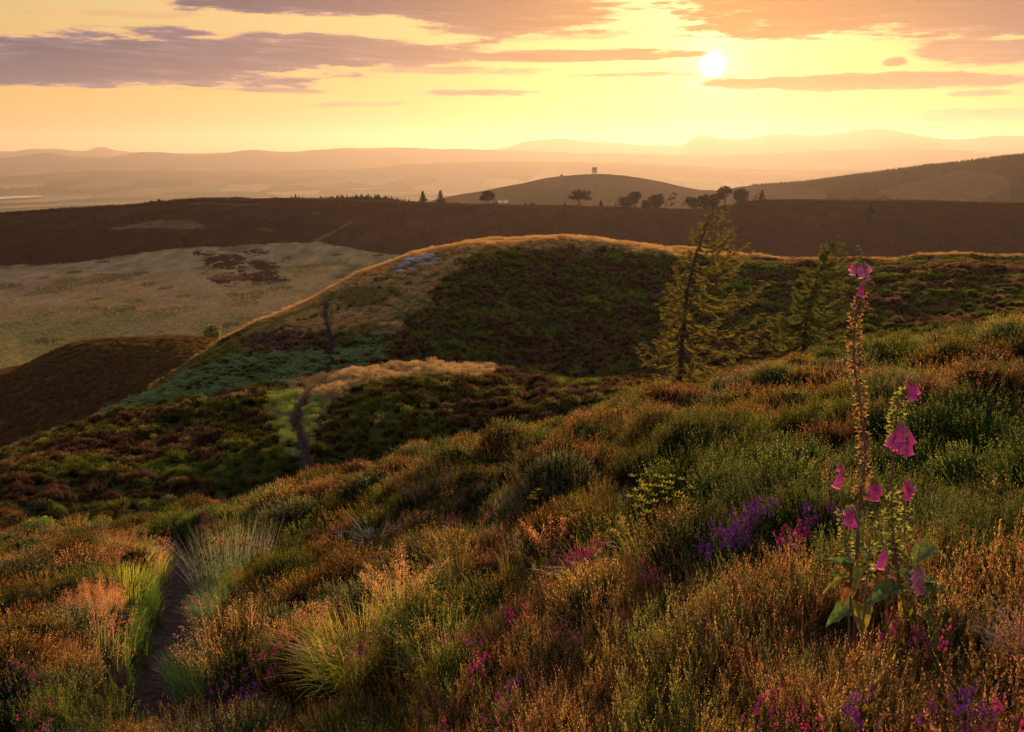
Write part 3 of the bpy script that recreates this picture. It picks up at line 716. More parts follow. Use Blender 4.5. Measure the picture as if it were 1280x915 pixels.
def conifer_far():
    mb = MB(); n = 9
    for k in range(5):
        z0 = .08 + k * .18; r_ = .21 * (1 - k * .19); th = np.linspace(0, 2 * np.pi, n, endpoint=False) + ru(0, 1)
        V = np.stack([r_ * np.cos(th) * np.random.uniform(.6, 1.2, n), r_ * np.sin(th) * np.random.uniform(.6, 1.2, n), np.full(n, z0) + np.random.uniform(-.04, .02, n)], 1)
        V = np.vstack([V, [0, 0, z0 + .30]]); mb.add(V, [(j, (j + 1) % n, n) for j in range(n)], tip=.3 + .1 * k)
    return mb
np.random.seed(3)
M_BUD = leaf_mat('heather_buds', False, (.70, .36, .36), (.45, .24, .22), .15)
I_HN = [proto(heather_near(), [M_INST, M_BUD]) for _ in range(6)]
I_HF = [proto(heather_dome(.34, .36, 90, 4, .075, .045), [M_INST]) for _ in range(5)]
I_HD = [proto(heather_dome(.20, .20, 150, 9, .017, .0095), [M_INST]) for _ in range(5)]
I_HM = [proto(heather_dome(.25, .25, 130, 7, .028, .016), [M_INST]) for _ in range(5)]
I_GN = [proto(grass_tuft(46, .07, .12, .30, .0035, heads=.25, hl=.07), [M_INSTG]) for _ in range(4)]
I_GF = [proto(grass_tuft(46, .22, .22, .5, .012, (.1, .6), 3, .6, .16, 10, .022), [M_INSTG]) for _ in range(4)]
I_FL = [proto(grass_tuft(26, .07, .10, .24, .003, (.1, .6), 3, 1.4, .15, 60, .0042), [M_INSTG]) for _ in range(3)]
I_BR = [proto(bracken(), [M_INSTG]) for _ in range(4)]
I_BH = [proto(bell_heather(), [M_INST, M_FLOWER]) for _ in range(4)]
I_PB = [proto(pebble(), [M_INST]) for _ in range(3)]
I_CF = [proto(conifer_far(), [M_INST]) for _ in range(4)]

# ------------------------------------------------------------------ scatter
def scatter_tree():
    nt = bpy.data.node_groups.new('scatter', 'GeometryNodeTree')
    nt.interface.new_socket('Geometry', in_out='INPUT', socket_type='NodeSocketGeometry')
    nt.interface.new_socket('Geometry', in_out='OUTPUT', socket_type='NodeSocketGeometry')
    N, L = nt.nodes, nt.links
    gi, go = N.new('NodeGroupInput'), N.new('NodeGroupOutput')
    ci = N.new('GeometryNodeCollectionInfo'); ci.inputs[0].default_value = PROTO; ci.inputs['Separate Children'].default_value = True; ci.inputs['Reset Children'].default_value = True
    mp = N.new('GeometryNodeMeshToPoints'); ip = N.new('GeometryNodeInstanceOnPoints')
    def na(nm, ty):
        a = N.new('GeometryNodeInputNamedAttribute'); a.data_type = ty; a.inputs[0].default_value = nm; return a.outputs[0]
    L.new(gi.outputs[0], mp.inputs['Mesh']); L.new(mp.outputs[0], ip.inputs['Points']); L.new(ci.outputs[0], ip.inputs['Instance'])
    ip.inputs['Pick Instance'].default_value = True
    L.new(na('idx', 'INT'), ip.inputs['Instance Index'])
    L.new(na('rot', 'FLOAT_VECTOR'), ip.inputs['Rotation']); L.new(na('scl', 'FLOAT_VECTOR'), ip.inputs['Scale'])
    L.new(ip.outputs[0], go.inputs[0]); return nt
SC = scatter_tree()
def scatter(name, XYZ, idx, scl, tint, base, label, tilt=.1, rot=None):
    n = len(XYZ)
    if rot is None: rot = np.stack([RNG.normal(0, tilt, n), RNG.normal(0, tilt, n), RNG.uniform(0, 6.283, n)], 1)
    scl = np.asarray(scl, float); scl = np.repeat(scl[:, None], 3, 1) if scl.ndim == 1 else scl
    me = make_mesh(name, XYZ, mats=[M_INST], attrs={'idx': ('INT', 'POINT', idx), 'rot': ('FLOAT_VECTOR', 'POINT', rot), 'scl': ('FLOAT_VECTOR', 'POINT', scl),
        'tint': ('FLOAT_VECTOR', 'POINT', tint), 'base': ('FLOAT_VECTOR', 'POINT', base)})
    o = link(name, me); md = o.modifiers.new('scatter', 'NODES'); md.node_group = SC
    tag(o, label, None, None, 'stuff'); return o
def sample(r0, r1, dens, am=R(33.5)):
    """random spots between two distances, evenly spread over the ground in front"""
    n = int(dens * am * (r1 * r1 - r0 * r0)); r = np.sqrt(RNG.uniform(r0 * r0, r1 * r1, n)); a = RNG.uniform(-am, am, n)
    return r * np.sin(a), r * np.cos(a)
def pick(lst, n): return np.array(lst)[RNG.integers(0, len(lst), n)]
def visible(x, y, z, lift=.3, pad=1.0):
    """drop what the land itself hides completely"""
    r = np.hypot(x, y); a = np.arctan2(x, y); fj = np.clip(((a + AMAX) / (2 * AMAX) * (NT - 1)).astype(int), 0, NT - 1)
    k = np.clip(np.searchsorted(UU, np.log(r)) - 2, 0, NU - 1)
    return ((z + lift) / r >= CUM[fj, k]) 
CUM = np.maximum.accumulate(np.where(np.exp(Au) > 1.6, TG, -9), axis=1)

def heather_colours(x, y, Z):
    n = len(x); r = Z['r']
    tip = np.empty((n, 3)); bas = np.empty((n, 3))
    a = fbm(x * .95, y * .95, 4, 81); b_ = fbm(x * 1.2 + 40, y * 1.2, 3, 82); c_ = fbm(x * .3 - 20, y * .3, 3, 83); a = a + RNG.normal(0, .035, n); b_ = b_ + RNG.normal(0, .035, n)
    tip[:] = (.34, .20, .065); bas[:] = (.07, .075, .022)
    m = a < .43; tip[m] = (.19, .22, .05); bas[m] = (.06, .10, .024)
    m = a > .58; tip[m] = (.33, .17, .09); bas[m] = (.06, .045, .02)
    m = b_ > .62; tip[m] = (.19, .20, .13); bas[m] = (.045, .07, .025)
    m = b_ < .37; tip[m] = (.12, .13, .04); bas[m] = (.04, .05, .02)
    far = r > 33
    t2 = np.empty((n, 3)); b2 = np.empty((n, 3)); t2[:] = (.19, .125, .066); b2[:] = (.03, .028, .012)
    g_ = fbm(x * .28, y * .28, 5, 84, .65) + RNG.normal(0, .035, n); m = g_ > .53; t2[m] = (.135, .165, .036); b2[m] = (.03, .045, .012)
    m = g_ < .40; t2[m] = (.17, .10, .07); b2[m] = (.035, .025, .02)
    gg = fbm(x * .3, y * .3, 3, 85) + RNG.normal(0, .03, n); m = gg > .68; t2[m] = (.17, .22, .04); b2[m] = (.06, .11, .015)
    m = (fbm(x * .5 + 7, y * .5, 3, 86) > .72) & (RNG.random(n) < .6); t2[m] = (.20, .07, .17)
    m = (Z['px'] < 420) & (r > 60) & (g_ < .52) & (fbm(x * .6, y * .6, 2, 87) > .5) & (RNG.random(n) < .55); t2[m] = (.17, .065, .15)
    tip = np.where(far[:, None], t2, tip); bas = np.where(far[:, None], b2, bas)
    dk = np.where(r > 36, np.interp(r, [36, 58, 66], [.85, .85, 1.6]), 1.0)[:, None]; tip *= dk; bas *= dk  # knoll plants darkened to imitate shade there; hill face beyond lightened
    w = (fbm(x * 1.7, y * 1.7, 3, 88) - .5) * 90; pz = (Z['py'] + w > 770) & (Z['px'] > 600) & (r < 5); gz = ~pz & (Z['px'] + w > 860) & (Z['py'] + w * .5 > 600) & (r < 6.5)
    tip[gz] = (.15, .18, .06); bas[gz] = (.035, .075, .02); tip[pz] = (.50, .25, .13); bas[pz] = (.07, .085, .03)  # near budding heather: pinkish, its tips also lightened in place of sky fill
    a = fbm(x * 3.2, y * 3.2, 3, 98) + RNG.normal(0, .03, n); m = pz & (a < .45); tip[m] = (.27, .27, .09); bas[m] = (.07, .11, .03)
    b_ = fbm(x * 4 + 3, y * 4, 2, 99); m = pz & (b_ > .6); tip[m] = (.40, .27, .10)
    k = RNG.lognormal(-.02, 1.0, (n, 1)) ** np.where(r > 60, .2, .33)[:, None]; return tip * k * (1.04, 1.02, .9), bas * k * .5  # base colour darkened to put shade into the gaps between sprigs
def shade_of(col, n, lo=.8, hi=1.25): return np.asarray(col) * RNG.uniform(lo, hi, (n, 1)) * RNG.uniform(.93, 1.07, (n, 3))

HS = []
CLEAR = [(*ground_at(px, py, 1.5, 24), R_) for px, py, R_ in ((452, 905, .26), (500, 862, .18), (810, 752, .15), (286, 752, .42), (176, 742, .38), (256, 856, .3), (282, 800, .3), (128, 846, .24), (688, 772, .1), (735, 776, .15))]
FOX = at(1105, 770, 2.93)
for r0, r1, dn, lst, s0, s1 in ((1.5, 5, 95, I_HN, .8, 1.25), (4.2, 9, 24, I_HN, .9, 1.35), (4.2, 11, 17, I_HD, .75, 1.5), (11, 22, 11, I_HM, .7, 1.5), (22, 36, 11, I_HM, .65, 1.3), (36, 62, 7.0, I_HF, .55, 1.2), (62, 112, 8.5, I_HF, .5, 1.0)):
    x, y = sample(r0, r1, dn, R(43) if r0 < 11 else R(40) if r0 < 36 else R(35)); z = ground_z(x, y); Z = zones(x, y); n = len(x)
    mix = RNG.random(n)
    thin = fbm(x * .5, y * .5, 3, 91)
    ok = (path_dist(x, y) > (1.55 if r0 < 30 else 1.35)) & ~(Z['greengrass'] & (mix < .93)) & ~(Z['bgrass'] & (mix < .97)) & ~(Z['cgrass'] & (mix < .93)) & ~(Z['bracken'] & (mix < .8)) & ~(Z['crim'] & (mix < .8)) & ~(Z['mixgrass'] & (mix < .12))
    ma, mb_ = mound(x, y); mf = .7 * ma + .3 * mb_; near_ = r0 < 36
    for cx_, cy_, R_ in CLEAR: ok &= np.hypot(x - cx_, y - cy_) > R_
    if near_: ok &= (mf > .32) | (RNG.random(n) < .35)
    ok &= visible(x, y, z, .8) & ((np.hypot(x - FOX[0], y - FOX[1]) > .17) | (r0 > 5))
    x, y, z = x[ok], y[ok], z[ok]; Z = {k_: v_[ok] for k_, v_ in Z.items()}; n = len(x)
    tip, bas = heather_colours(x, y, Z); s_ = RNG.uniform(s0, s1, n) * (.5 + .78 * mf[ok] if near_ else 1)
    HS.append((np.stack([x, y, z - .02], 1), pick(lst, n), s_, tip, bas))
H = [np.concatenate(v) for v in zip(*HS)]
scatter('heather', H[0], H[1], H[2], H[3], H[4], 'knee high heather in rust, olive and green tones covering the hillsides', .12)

# heather and low scrub on the dark mound and the moor beyond the pasture
x, y = sample(106, 178, 3.4, R(34)); z = ground_z(x, y); Z = zones(x, y); ok = Z['D'] & visible(x, y, z, .8) & (Z['px'] < 640); x, y, z = x[ok], y[ok], z[ok]; n = len(x)
X1 = np.stack([x, y, z - .05], 1); t1 = shade_of((.17, .10, .038), n, .6, 1.3); b1 = shade_of((.06, .045, .02), n); s1_ = RNG.uniform(.9, 1.6, n)
x, y = sample(500, 560, .34, R(33.5)); z = ground_z(x, y); Z = zones(x, y); ok = visible(x, y, z, .6); x, y, z = x[ok], y[ok], z[ok]; n2 = len(x)
X2 = np.stack([x, y, z - .1], 1); t2_ = shade_of((.055, .025, .015), n2, .7, 1.2); b2_ = shade_of((.06, .035, .02), n2); s2_ = RNG.uniform(2.2, 4.2, n2)
x, y = sample(176, 470, .10, R(33.5)); z = ground_z(x, y); Z = zones(x, y); ok = visible(x, y, z, .6) & ~Z['plain'] & (RNG.random(len(x)) < .12); x, y, z = x[ok], y[ok], z[ok]; n3 = len(x)
X3 = np.stack([x, y, z - .1], 1); t3_ = shade_of((.055, .025, .015), n3, .7, 1.2); b3_ = shade_of((.06, .035, .02), n3); s3_ = RNG.uniform(1.6, 3.0, n3)
scatter('moorland_scrub', np.vstack([X1, X2, X3]), pick(I_HF, n + n2 + n3), np.concatenate([s1_, s2_, s3_]), np.vstack([t1, t2_, t3_]), np.vstack([b1, b2_, b3_]), 'low dark brown heather on the far moor and the rounded mound', .1)

# grasses
def grass_scatter(name, label, items):
    out = []
    for (x, y, lst, s_, tipc, basec) in items:
        if not len(x): continue
        z = ground_z(x, y); ok = visible(x, y, z, .8); x, y, z, s_, tipc, basec = x[ok], y[ok], z[ok], s_[ok], tipc[ok], basec[ok]
        out.append((np.stack([x, y, z - .01], 1), pick(lst, len(x)), s_, tipc, basec))
    o = [np.concatenate(v) for v in zip(*out)]; return scatter(name, *o, label, .12)
items = []
x, y = sample(5.5, 30, 130, R(33)); Z = zones(x, y); ok = Z['greengrass'] & (Z['path'] < .25); x, y = x[ok], y[ok]; n = len(x)
f = fbm(x, y, 3, 92)[:, None]
items.append((x, y, I_GN, RNG.uniform(.7, 1.25, n), np.where(f > .5, shade_of((.30, .34, .05), n), shade_of((.15, .26, .07), n)), shade_of((.06, .14, .03), n)))
x, y = sample(2.2, 30, 9, R(33)); Z = zones(x, y); ok = Z['mixgrass']; x, y = x[ok], y[ok]; n = len(x)
items.append((x, y, I_GN, RNG.uniform(.8, 1.3, n), shade_of((.36, .26, .09), n), shade_of((.10, .13, .03), n)))
x, y = sample(2.2, 33, 1.2, R(33)); Z = zones(x, y); ok = (Z['path'] < .2) & (fbm(x * .4, y * .4, 3, 93) > .5); x, y = x[ok], y[ok]; n = len(x)
items.append((x, y, I_GN, RNG.uniform(.7, 1.2, n), shade_of((.36, .20, .09), n), shade_of((.12, .12, .04), n)))
grass_scatter('meadow_grass', 'short green and straw grass beside the path and between the heather', items)
items = []
x, y = sample(36, 58, 18, R(33)); Z = zones(x, y); ok = Z['bgrass'] & (Z['path'] < .3); x, y = x[ok], y[ok]; Z = {k_: v_[ok] for k_, v_ in Z.items()}; n = len(x)
gr = ((Z['py'] > 512) | ((Z['px'] < 375) & (Z['py'] > 500)))[:, None]
items.append((x, y, I_GF, RNG.uniform(.35, .65, n), np.where(gr, shade_of((.17, .23, .06), n), shade_of((.40, .29, .17), n)), np.where(gr, shade_of((.12, .20, .05), n), shade_of((.22, .19, .08), n))))
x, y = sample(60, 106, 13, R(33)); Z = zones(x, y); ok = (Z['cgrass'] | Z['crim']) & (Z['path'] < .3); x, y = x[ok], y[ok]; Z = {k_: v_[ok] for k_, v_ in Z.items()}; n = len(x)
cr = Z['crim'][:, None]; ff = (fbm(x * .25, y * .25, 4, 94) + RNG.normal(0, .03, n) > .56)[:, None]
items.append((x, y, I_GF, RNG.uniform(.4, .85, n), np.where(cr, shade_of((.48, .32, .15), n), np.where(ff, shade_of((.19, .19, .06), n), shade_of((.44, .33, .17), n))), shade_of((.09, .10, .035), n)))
x, y = sample(37, 100, .5, R(33)); n = len(x); Z = zones(x, y); ok = Z['path'] < .3; x, y = x[ok], y[ok]; n = len(x)
items.append((x, y, I_GF, RNG.uniform(.4, .8, n), shade_of((.20, .17, .07), n), shade_of((.07, .10, .03), n)))
x, y = sample(176, 330, .45, R(33)); Z = zones(x, y); ok = Z['plain'] & (Z['px'] < 560); x, y = x[ok], y[ok]; n = len(x)
items.append((x, y, I_GF, RNG.uniform(.6, 1.1, n), shade_of((.22, .17, .09), n, .85, 1.15), shade_of((.17, .135, .07), n)))
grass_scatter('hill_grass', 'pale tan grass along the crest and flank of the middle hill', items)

x, y = sample(50, 84, 7, R(33)); Z = zones(x, y); ok = Z['bracken'] & (Z['path'] < .3); x, y = x[ok], y[ok]; z = ground_z(x, y); n = len(x)
scatter('bracken', np.stack([x, y, z], 1), pick(I_BR, n), RNG.uniform(.55, 1.0, n), shade_of((.20, .32, .11), n), shade_of((.06, .13, .05), n), 'blue green bracken ferns below the middle hill', .15)

# sparse bell heather among the rest
x, y = sample(2.2, 24, 4.0, R(33)); Z = zones(x, y); d_ = fbm(x * .6, y * .6, 3, 96); ok = (Z['path'] < .2) & (d_ > .55) & ~Z['greengrass']; x, y = x[ok], y[ok]; z = ground_z(x, y); n = len(x)
scatter('bell_heather_flowers', np.stack([x, y, z + .015], 1), pick(I_BH, n), RNG.uniform(.9, 1.2, n), shade_of((.10, .14, .04), n), shade_of((.05, .08, .02), n), 'magenta bell heather flowers scattered through the near heather', .15)
# stones on the path
x, y = sample(5.5, 80, 60, R(22)); ok = (path_dist(x, y) < 1.15); x, y = x[ok], y[ok]; z = ground_z(x, y); n = len(x)
s_ = RNG.uniform(.008, .03, n) * np.where(RNG.random(n) < .08, 2.6, 1); scatter('path_stones', np.stack([x, y, z], 1), pick(I_PB, n), np.stack([s_, s_ * 1.2, s_ * .8], 1), shade_of((.17, .14, .14), n, .5, 1.5), shade_of((.15, .12, .12), n, .5, 1.5), 'small grey stones lying loose on the path', .1)
# plantation on the far hill, and the wood that just clears the moor
x, y = [], []
a = RNG.uniform(R(10), R(33), 60000); r = RNG.uniform(1250, 1850, 60000); x = r * np.sin(a); y = r * np.cos(a); Z = zones(x, y); ok = Z['forest']; x, y = x[ok][:16000], y[ok][:16000]; z = ground_z(x, y); n = len(x)
a = RNG.uniform(float(azT(398, 250)[0]), float(azT(513, 250)[0]), 900); r = RNG.uniform(600, 640, 900); xx = r * np.sin(a); yy = r * np.cos(a)
pxx, _ = project(xx, yy, -30 + 0 * xx); top = np.interp(pxx, [395, 400, 420, 450, 470, 490, 512], [251, 250, 248.5, 246.5, 247, 249.5, 253.5]); Tt = np.array([float(azT(p, t)[1]) for p, t in zip(pxx, top)])
zz = r * Tt; hh = RNG.uniform(6, 9, 900)
scatter('conifer_wood', np.vstack([np.stack([x, y, z - .5], 1), np.stack([xx, yy, zz - hh], 1)]), pick(I_CF, n + 900), np.concatenate([RNG.uniform(8, 13, n) * np.clip(.35 + (project(x, y, z)[0] - 935) / 220., .35, 1), hh + RNG.uniform(-.5, 2.2, 900) * (RNG.random(900) < .3)]), shade_of((.026, .02, .012), n + 900), shade_of((.015, .012, .008), n + 900), 'dark conifer plantation covering the ridge of the far right hill', .03)
# ------------------------------------------------------------------ larches on the near slope
M_BARK = solid_mat('larch_bark', (.075, .052, .038), .9, .1, 14, .4, .6)
M_LARCH = leaf_mat('larch_needles', False, (.30, .26, .06), (.08, .09, .03), .62)
M_SPRUCE = leaf_mat('spruce_needles', False, (.24, .26, .06), (.10, .13, .035), .45)
def larch(px, py, rr, top, lean, label, prof_l, prof_r, seed, mat, nl=64, bush=1.0):
    random.seed(seed); b = put(px, py, rr[0], rr[1]); r = math.hypot(b.x, b.y); m = r / FPX * 1.02; py = float(project(b.x, b.y, b.z)[1]) + 4
    root = empty('larch_tree', b, label, 'tree', 'wind bent larches on the slope')
    ex = np.array([math.cos(SUN_AZ * 0 - math.atan2(b.x, b.y)), math.sin(-math.atan2(b.x, b.y)), 0.])   # across the view
    ey = np.array([-ex[1], ex[0], 0])
    H = (py - top[1]) * m
    tt = np.linspace(0, 1, 16); off = np.interp(tt, lean[0], lean[1]) * m
    off = off - m * tt * (px - 640) * (py - top[1]) / FPX * .235
    TP = np.array([ex * o + np.array([0, 0, 1.]) * H * t + ey * .12 * math.sin(t * 5) for o, t in zip(off, tt)]); TP[0][2] -= .25
    mb = MB(); mb.tube(TP, .072 * (1 - tt) ** .8 * (H / 6) + .010, 9); mb.build('trunk', M_BARK, root, True)
    br, fo = MB(), MB()
    for i in range(nl):
        t = .07 + .90 * (i + rnd() * .8) / nl; o = np.array([np.interp(t, tt, TP[:, k]) for k in range(3)])
        phi = ru(0, 2 * math.pi); c = math.cos(phi)
        Ll = np.interp(t, prof_l[0], prof_l[1]); Lr = np.interp(t, prof_r[0], prof_r[1])
        L = ((Lr if c > 0 else Ll) * abs(c) + (Ll + Lr) * .38 * (1 - abs(c))) * m * ru(.65, 1.12)
        d = ex * c + ey * math.sin(phi) * .9 + ex * .25 * (t + .2)
        rise = np.interp(t, [0, .4, .75, 1], [-.30, -.16, .12, 1.0]) + ru(-.15, .15)
        s_ = np.linspace(0, 1, 9); P = o + d * (L * s_)[:, None] + np.array([0, 0, 1.]) * (L * (rise * s_ - .22 * np.sin(s_ * math.pi) + .16 * s_ ** 3))[:, None]
        P += (np.random.rand(9, 3) - .5) * .05 * L * s_[:, None]
        br.tube(P, (.007 + .012 * L) * (1 - s_ * .85), 5, cap=False)
        nt_ = int(L * 25 * bush) + 3
        for k in range(nt_):
            q = .18 + .82 * (k + rnd()) / nt_; p = np.array([np.interp(q, s_, P[:, z_]) for z_ in range(3)])
            a = ru(-1.2, 1.2) + (math.pi if rnd() < .12 else 0); dd = d / np.linalg.norm(d)
            sd = np.array([dd[0] * math.cos(a) - dd[1] * math.sin(a), dd[0] * math.sin(a) + dd[1] * math.cos(a), ru(-.35, .30)])
            l2 = ru(.14, .42) * (1.25 - .7 * q) * (.6 + .25 * L)
            br.tube([p, p + sd * l2 * .5, p + sd * l2 + np.array([0, 0, -.03])], [.004, .003, .0015], 3, cap=False)
            if rnd() < .93 * (1 - .6 * sstep(t, .86, .97)): shoot(fo, p, sd, l2 * 1.15, int(14 + l2 * 60), .066, .024, 0, 1, (0, 0, ru(-.2, .15)), 58, .0)
    # bare whip at the leader
    for k in range(5):
        o = TP[-3] + (TP[-1] - TP[-3]) * ru(0, 1); L = ru(.4, 1.0); s_ = np.linspace(0, 1, 6)
        br.tube(o + (ex * ru(.2, .7) + np.array([0, 0, 1.]) * ru(.4, .9) + ey * ru(-.3, .3)) * (L * s_)[:, None] - np.array([0, 0, .3]) * (L * s_ ** 2)[:, None], .008 * (1 - s_ * .8), 4)
    br.build('branch', M_BARK, root, True); fo.build('foliage', mat, root)
    return root
larch(850, 484, (24, 33), (893, 264), ([0, .3, .62, .8, 1], [0, 3, 11, 22, 43]), 'taller wind bent larch with open branches and a bare curved tip',
      ([0, .12, .35, .6, .8, 1], [84, 84, 56, 34, 18, 5]), ([0, .12, .3, .5, .72, .85, 1], [64, 100, 96, 90, 84, 38, 8]), 5, M_LARCH, 96)
larch(1003, 447, (24, 36), (1042, 308), ([0, .4, .7, 1], [0, 6, 16, 39]), 'shorter denser larch leaning right, between the tall larch and the foxglove',
      ([0, .1, .35, .6, .8, 1], [60, 60, 42, 26, 14, 4]), ([0, .15, .3, .5, .72, 1], [50, 66, 62, 48, 28, 6]), 9, M_SPRUCE, 110, 1.7)

# ------------------------------------------------------------------ skyline trees, five hundred metres off
M_FBARK = solid_mat('far_bark', (.05, .035, .028), .9, .1, 1.0)
M_FLEAF = leaf_mat('far_foliage', False, (.018, .015, .008), (.010, .010, .007), .05)
M_SHRUB = leaf_mat('shrub_foliage', False, (.22, .24, .05), (.10, .12, .03), .45)
def leafcloud(mb, c, rad, n, s_, shell=.35):
    c = np.asarray(c, float); rad = np.broadcast_to(np.asarray(rad, float), (3,))
    for _ in range(n):
        d = np.random.normal(size=3); d /= np.linalg.norm(d); p = c + d * rad * (shell + (1 - shell) * rnd() ** .5) * ru(.85, 1.08)
        u = np.random.normal(size=3); u /= np.linalg.norm(u); v = np.cross(u, d); v /= np.linalg.norm(v) + 1e-6; q = s_ * ru(.6, 1.4)
        mb.add([p - u * q * .5, p + u * q * .5, p + v * q], [(0, 1, 2)], tip=ru(0, 1))
def far_tree(kind, px, hpx, wpx, label, r=518.0, name=None, base=None, group='trees along the moor skyline', cat='tree', leaf=None, sink=.4):
    if base is None:
        a = float(azT(px, 256)[0]); x, y = r * math.sin(a), r * math.cos(a); p = Vector((x, y, float(ground_z(np.array([x]), np.array([y]))[0]) - sink))
    else: p = base; r = math.hypot(p.x, p.y)
    m = r / FPX; H, W = hpx * m + sink, wpx * m * 1.16; random.seed(int(px * 7)); np.random.seed(int(px * 7) % 9999)
    root = empty(name or {'pine': 'pine_tree', 'spruce': 'spruce_tree', 'round': 'broadleaf_tree', 'snag': 'bent_tree', 'shrub': 'shrub'}[kind], p, label, cat, group)
    tk, fo = MB(), MB(); s_ = max(.09 * H, .35 * m * 1.2) * 1.25; lf = leaf or M_FLEAF; k = .16
    if kind == 'spruce':
        tk.tube([(0, 0, 0), (0, 0, H * .96)], [H * .03, H * .006], 6)
        for i in range(9):
            t = i / 9; z = H * (.06 + .9 * t); rr_ = W * .5 * (1 - t) ** .9 * ru(.85, 1.1) + .02 * H
            leafcloud(fo, (0, 0, z), (rr_, rr_, H * .07), int(64 * (1 - t) + 14), s_ * .75, .2)
    elif kind == 'pine':
        lean = ru(-.05, .05) * H; tk.tube([(0, 0, 0), (lean * .3, 0, H * .35), (lean, 0, H * .8)], [H * .035, H * .028, H * .012], 7)
        for i in range(6): 
            a = ru(0, 6.3); e = (lean + math.cos(a) * W * .36, math.sin(a) * W * .36, H * ru(.6, .82)); tk.tube([(lean * .6, 0, H * ru(.4, .6)), e], [H * .014, H * .006], 5)
        leafcloud(fo, (lean, 0, H * .78), (W * .3, W * .3, H * .17), 160, s_ * .75)
        for i in range(9):
            a = ru(0, 6.3); q = ru(.1, 1) ** .6; leafcloud(fo, (lean + math.cos(a) * W * .34 * q, math.sin(a) * W * .34 * q, H * (.84 - .42 * q * rnd() - .08 * q)), (W * ru(.17, .25), W * ru(.17, .25), H * ru(.10, .16)), 90, s_ * .75)
    elif kind in ('round', 'shrub'):
        lo = .12 if kind == 'round' else 0
        tk.tube([(0, 0, 0), (0, 0, H * .6)], [H * .035, H * .02], 6)
        for i in range(10):
            a = ru(0, 6.3); q = math.sqrt(rnd()); zc = ru(.3, .82)
            leafcloud(fo, (math.cos(a) * W * .33 * q, math.sin(a) * W * .33 * q, H * (lo + (1 - lo) * zc * .95)), (W * ru(.18, .26), W * ru(.18, .26), H * ru(.14, .2)), 95, s_ * .8)
        leafcloud(fo, (0, 0, H * .47), (W * .42, W * .42, H * .38), 260, s_)
    else:
        tk.tube([(0, 0, 0), (W * .1, 0, H * .5), (W * .5, 0, H)], [H * .04, H * .025, H * .01], 5)
        for i in range(7):
            t = ru(.25, .95); o = np.array([W * .5 * t ** 2, 0, H * t]); e = o + np.array([ru(.1, .55) * W, ru(-.2, .2) * W, ru(-.02, .15) * H]); tk.tube([o, e], [H * .014, H * .006], 4); leafcloud(fo, e, (W * .2, W * .2, H * .05), 16, s_ * .6)
    tk.build('trunk', M_FBARK, root); fo.build('crown', lf, root); return root
for a in [('spruce', 529, 17, 13, 'left of the two pointed spruces standing together on the left of the skyline'), ('spruce', 551, 18, 14, 'right of the two pointed spruces standing together on the skyline'),
          ('pine', 610, 20, 19, 'lone small pine with a lopsided crown, right of the two spruces'), ('shrub', 620, 4.5, 8, 'low dark bush at the foot of the lone small pine', None, 'skyline_bush'),
          ('spruce', 657, 7, 5, 'tiny spruce left of the twin posts on the skyline'), ('shrub', 666, 6, 6, 'tiny bush between the tiny spruce and the twin posts', None, 'skyline_bush'),
          ('spruce', 706, 7, 5, 'tiny pointed tree just left of the broad flat crowned pine'), ('pine', 724, 23, 28, 'broad flat crowned pine standing alone below the tower hill'),
          ('spruce', 751, 11, 8, 'small thin spruce right of the broad flat crowned pine'), ('snag', 768, 13, 9, 'small scraggy tree leaning right beside the double clump'),
          ('round', 784, 17, 22, 'low rounded tree at the left end of the double clump'), ('pine', 794, 23, 18, 'tall pine rising from the middle of the double clump'),
          ('round', 809, 14, 16, 'low rounded tree just right of the tall clump pine'), ('round', 821, 22, 22, 'largest rounded tree at the right end of the double clump'), ('snag', 831, 21, 14, 'bare leaning tree touching the largest rounded tree'),
          ('snag', 850, 13, 9, 'small scraggy tree in the gap left of the boxy grove'), ('round', 869, 18, 19, 'left tree of the boxy grove lit orange under the sun'), ('round', 881, 20, 19, 'middle tree of the boxy grove lit orange under the sun'),
          ('round', 892, 20, 14, 'right tree of the boxy grove lit orange under the sun'), ('pine', 906, 27, 21, 'tallest dark pine right of the boxy grove'),
          ('round', 927, 20, 19, 'rounded tree right of the tallest dark pine'), ('snag', 940, 11, 8, 'small bent tree between the rounded tree and the last spruce'), ('spruce', 952, 15, 12, 'last small spruce at the right end of the skyline trees'),
          ('spruce', 365, 5, 3, 'leftmost of the tiny spruces left of the distant wood'), ('spruce', 370, 8, 4, 'tallest of the tiny spruces left of the distant wood'), ('spruce', 374, 6, 4, 'middle one of the tiny spruces left of the distant wood'), ('spruce', 379, 5, 3, 'rightmost of the tiny spruces left of the distant wood'),
          ('shrub', 189, 5, 3.5, 'left of the two tiny dark bushes on the moor edge', None, 'skyline_bush'), ('shrub', 199, 6, 4, 'right of the two tiny dark bushes on the moor edge', None, 'skyline_bush'),
          ('shrub', 1113, 5, 7, 'tiny bush on the skyline right of the foxglove', None, 'skyline_bush')]:
    far_tree(a[0], a[1], a[2], a[3], a[4], 518.0 if a[1] not in (794, 881, 821) else 523.0, a[6] if len(a) > 6 else None)
far_tree('spruce', 1087, 22, 10, 'solitary dark spruce on the moor face above the foxglove', base=put(1087, 277, 300, 600), group='scattered trees on the open ground')
far_tree('shrub', 232, 9, 11, 'small bush alone on the dark moor face at left', base=put(232, 306, 300, 600), group='scattered trees on the open ground')
far_tree('shrub', 265, 24, 22, 'yellow green bush on the pasture beside the dark mound', base=put(265, 430, 170, 300), group='scattered trees on the open ground', leaf=M_SHRUB)
far_tree('shrub', 702, 2.5, 4, 'tiny bush left of the tower on the hilltop', base=at(702, 220.5, 1740), group='scattered trees on the open ground')

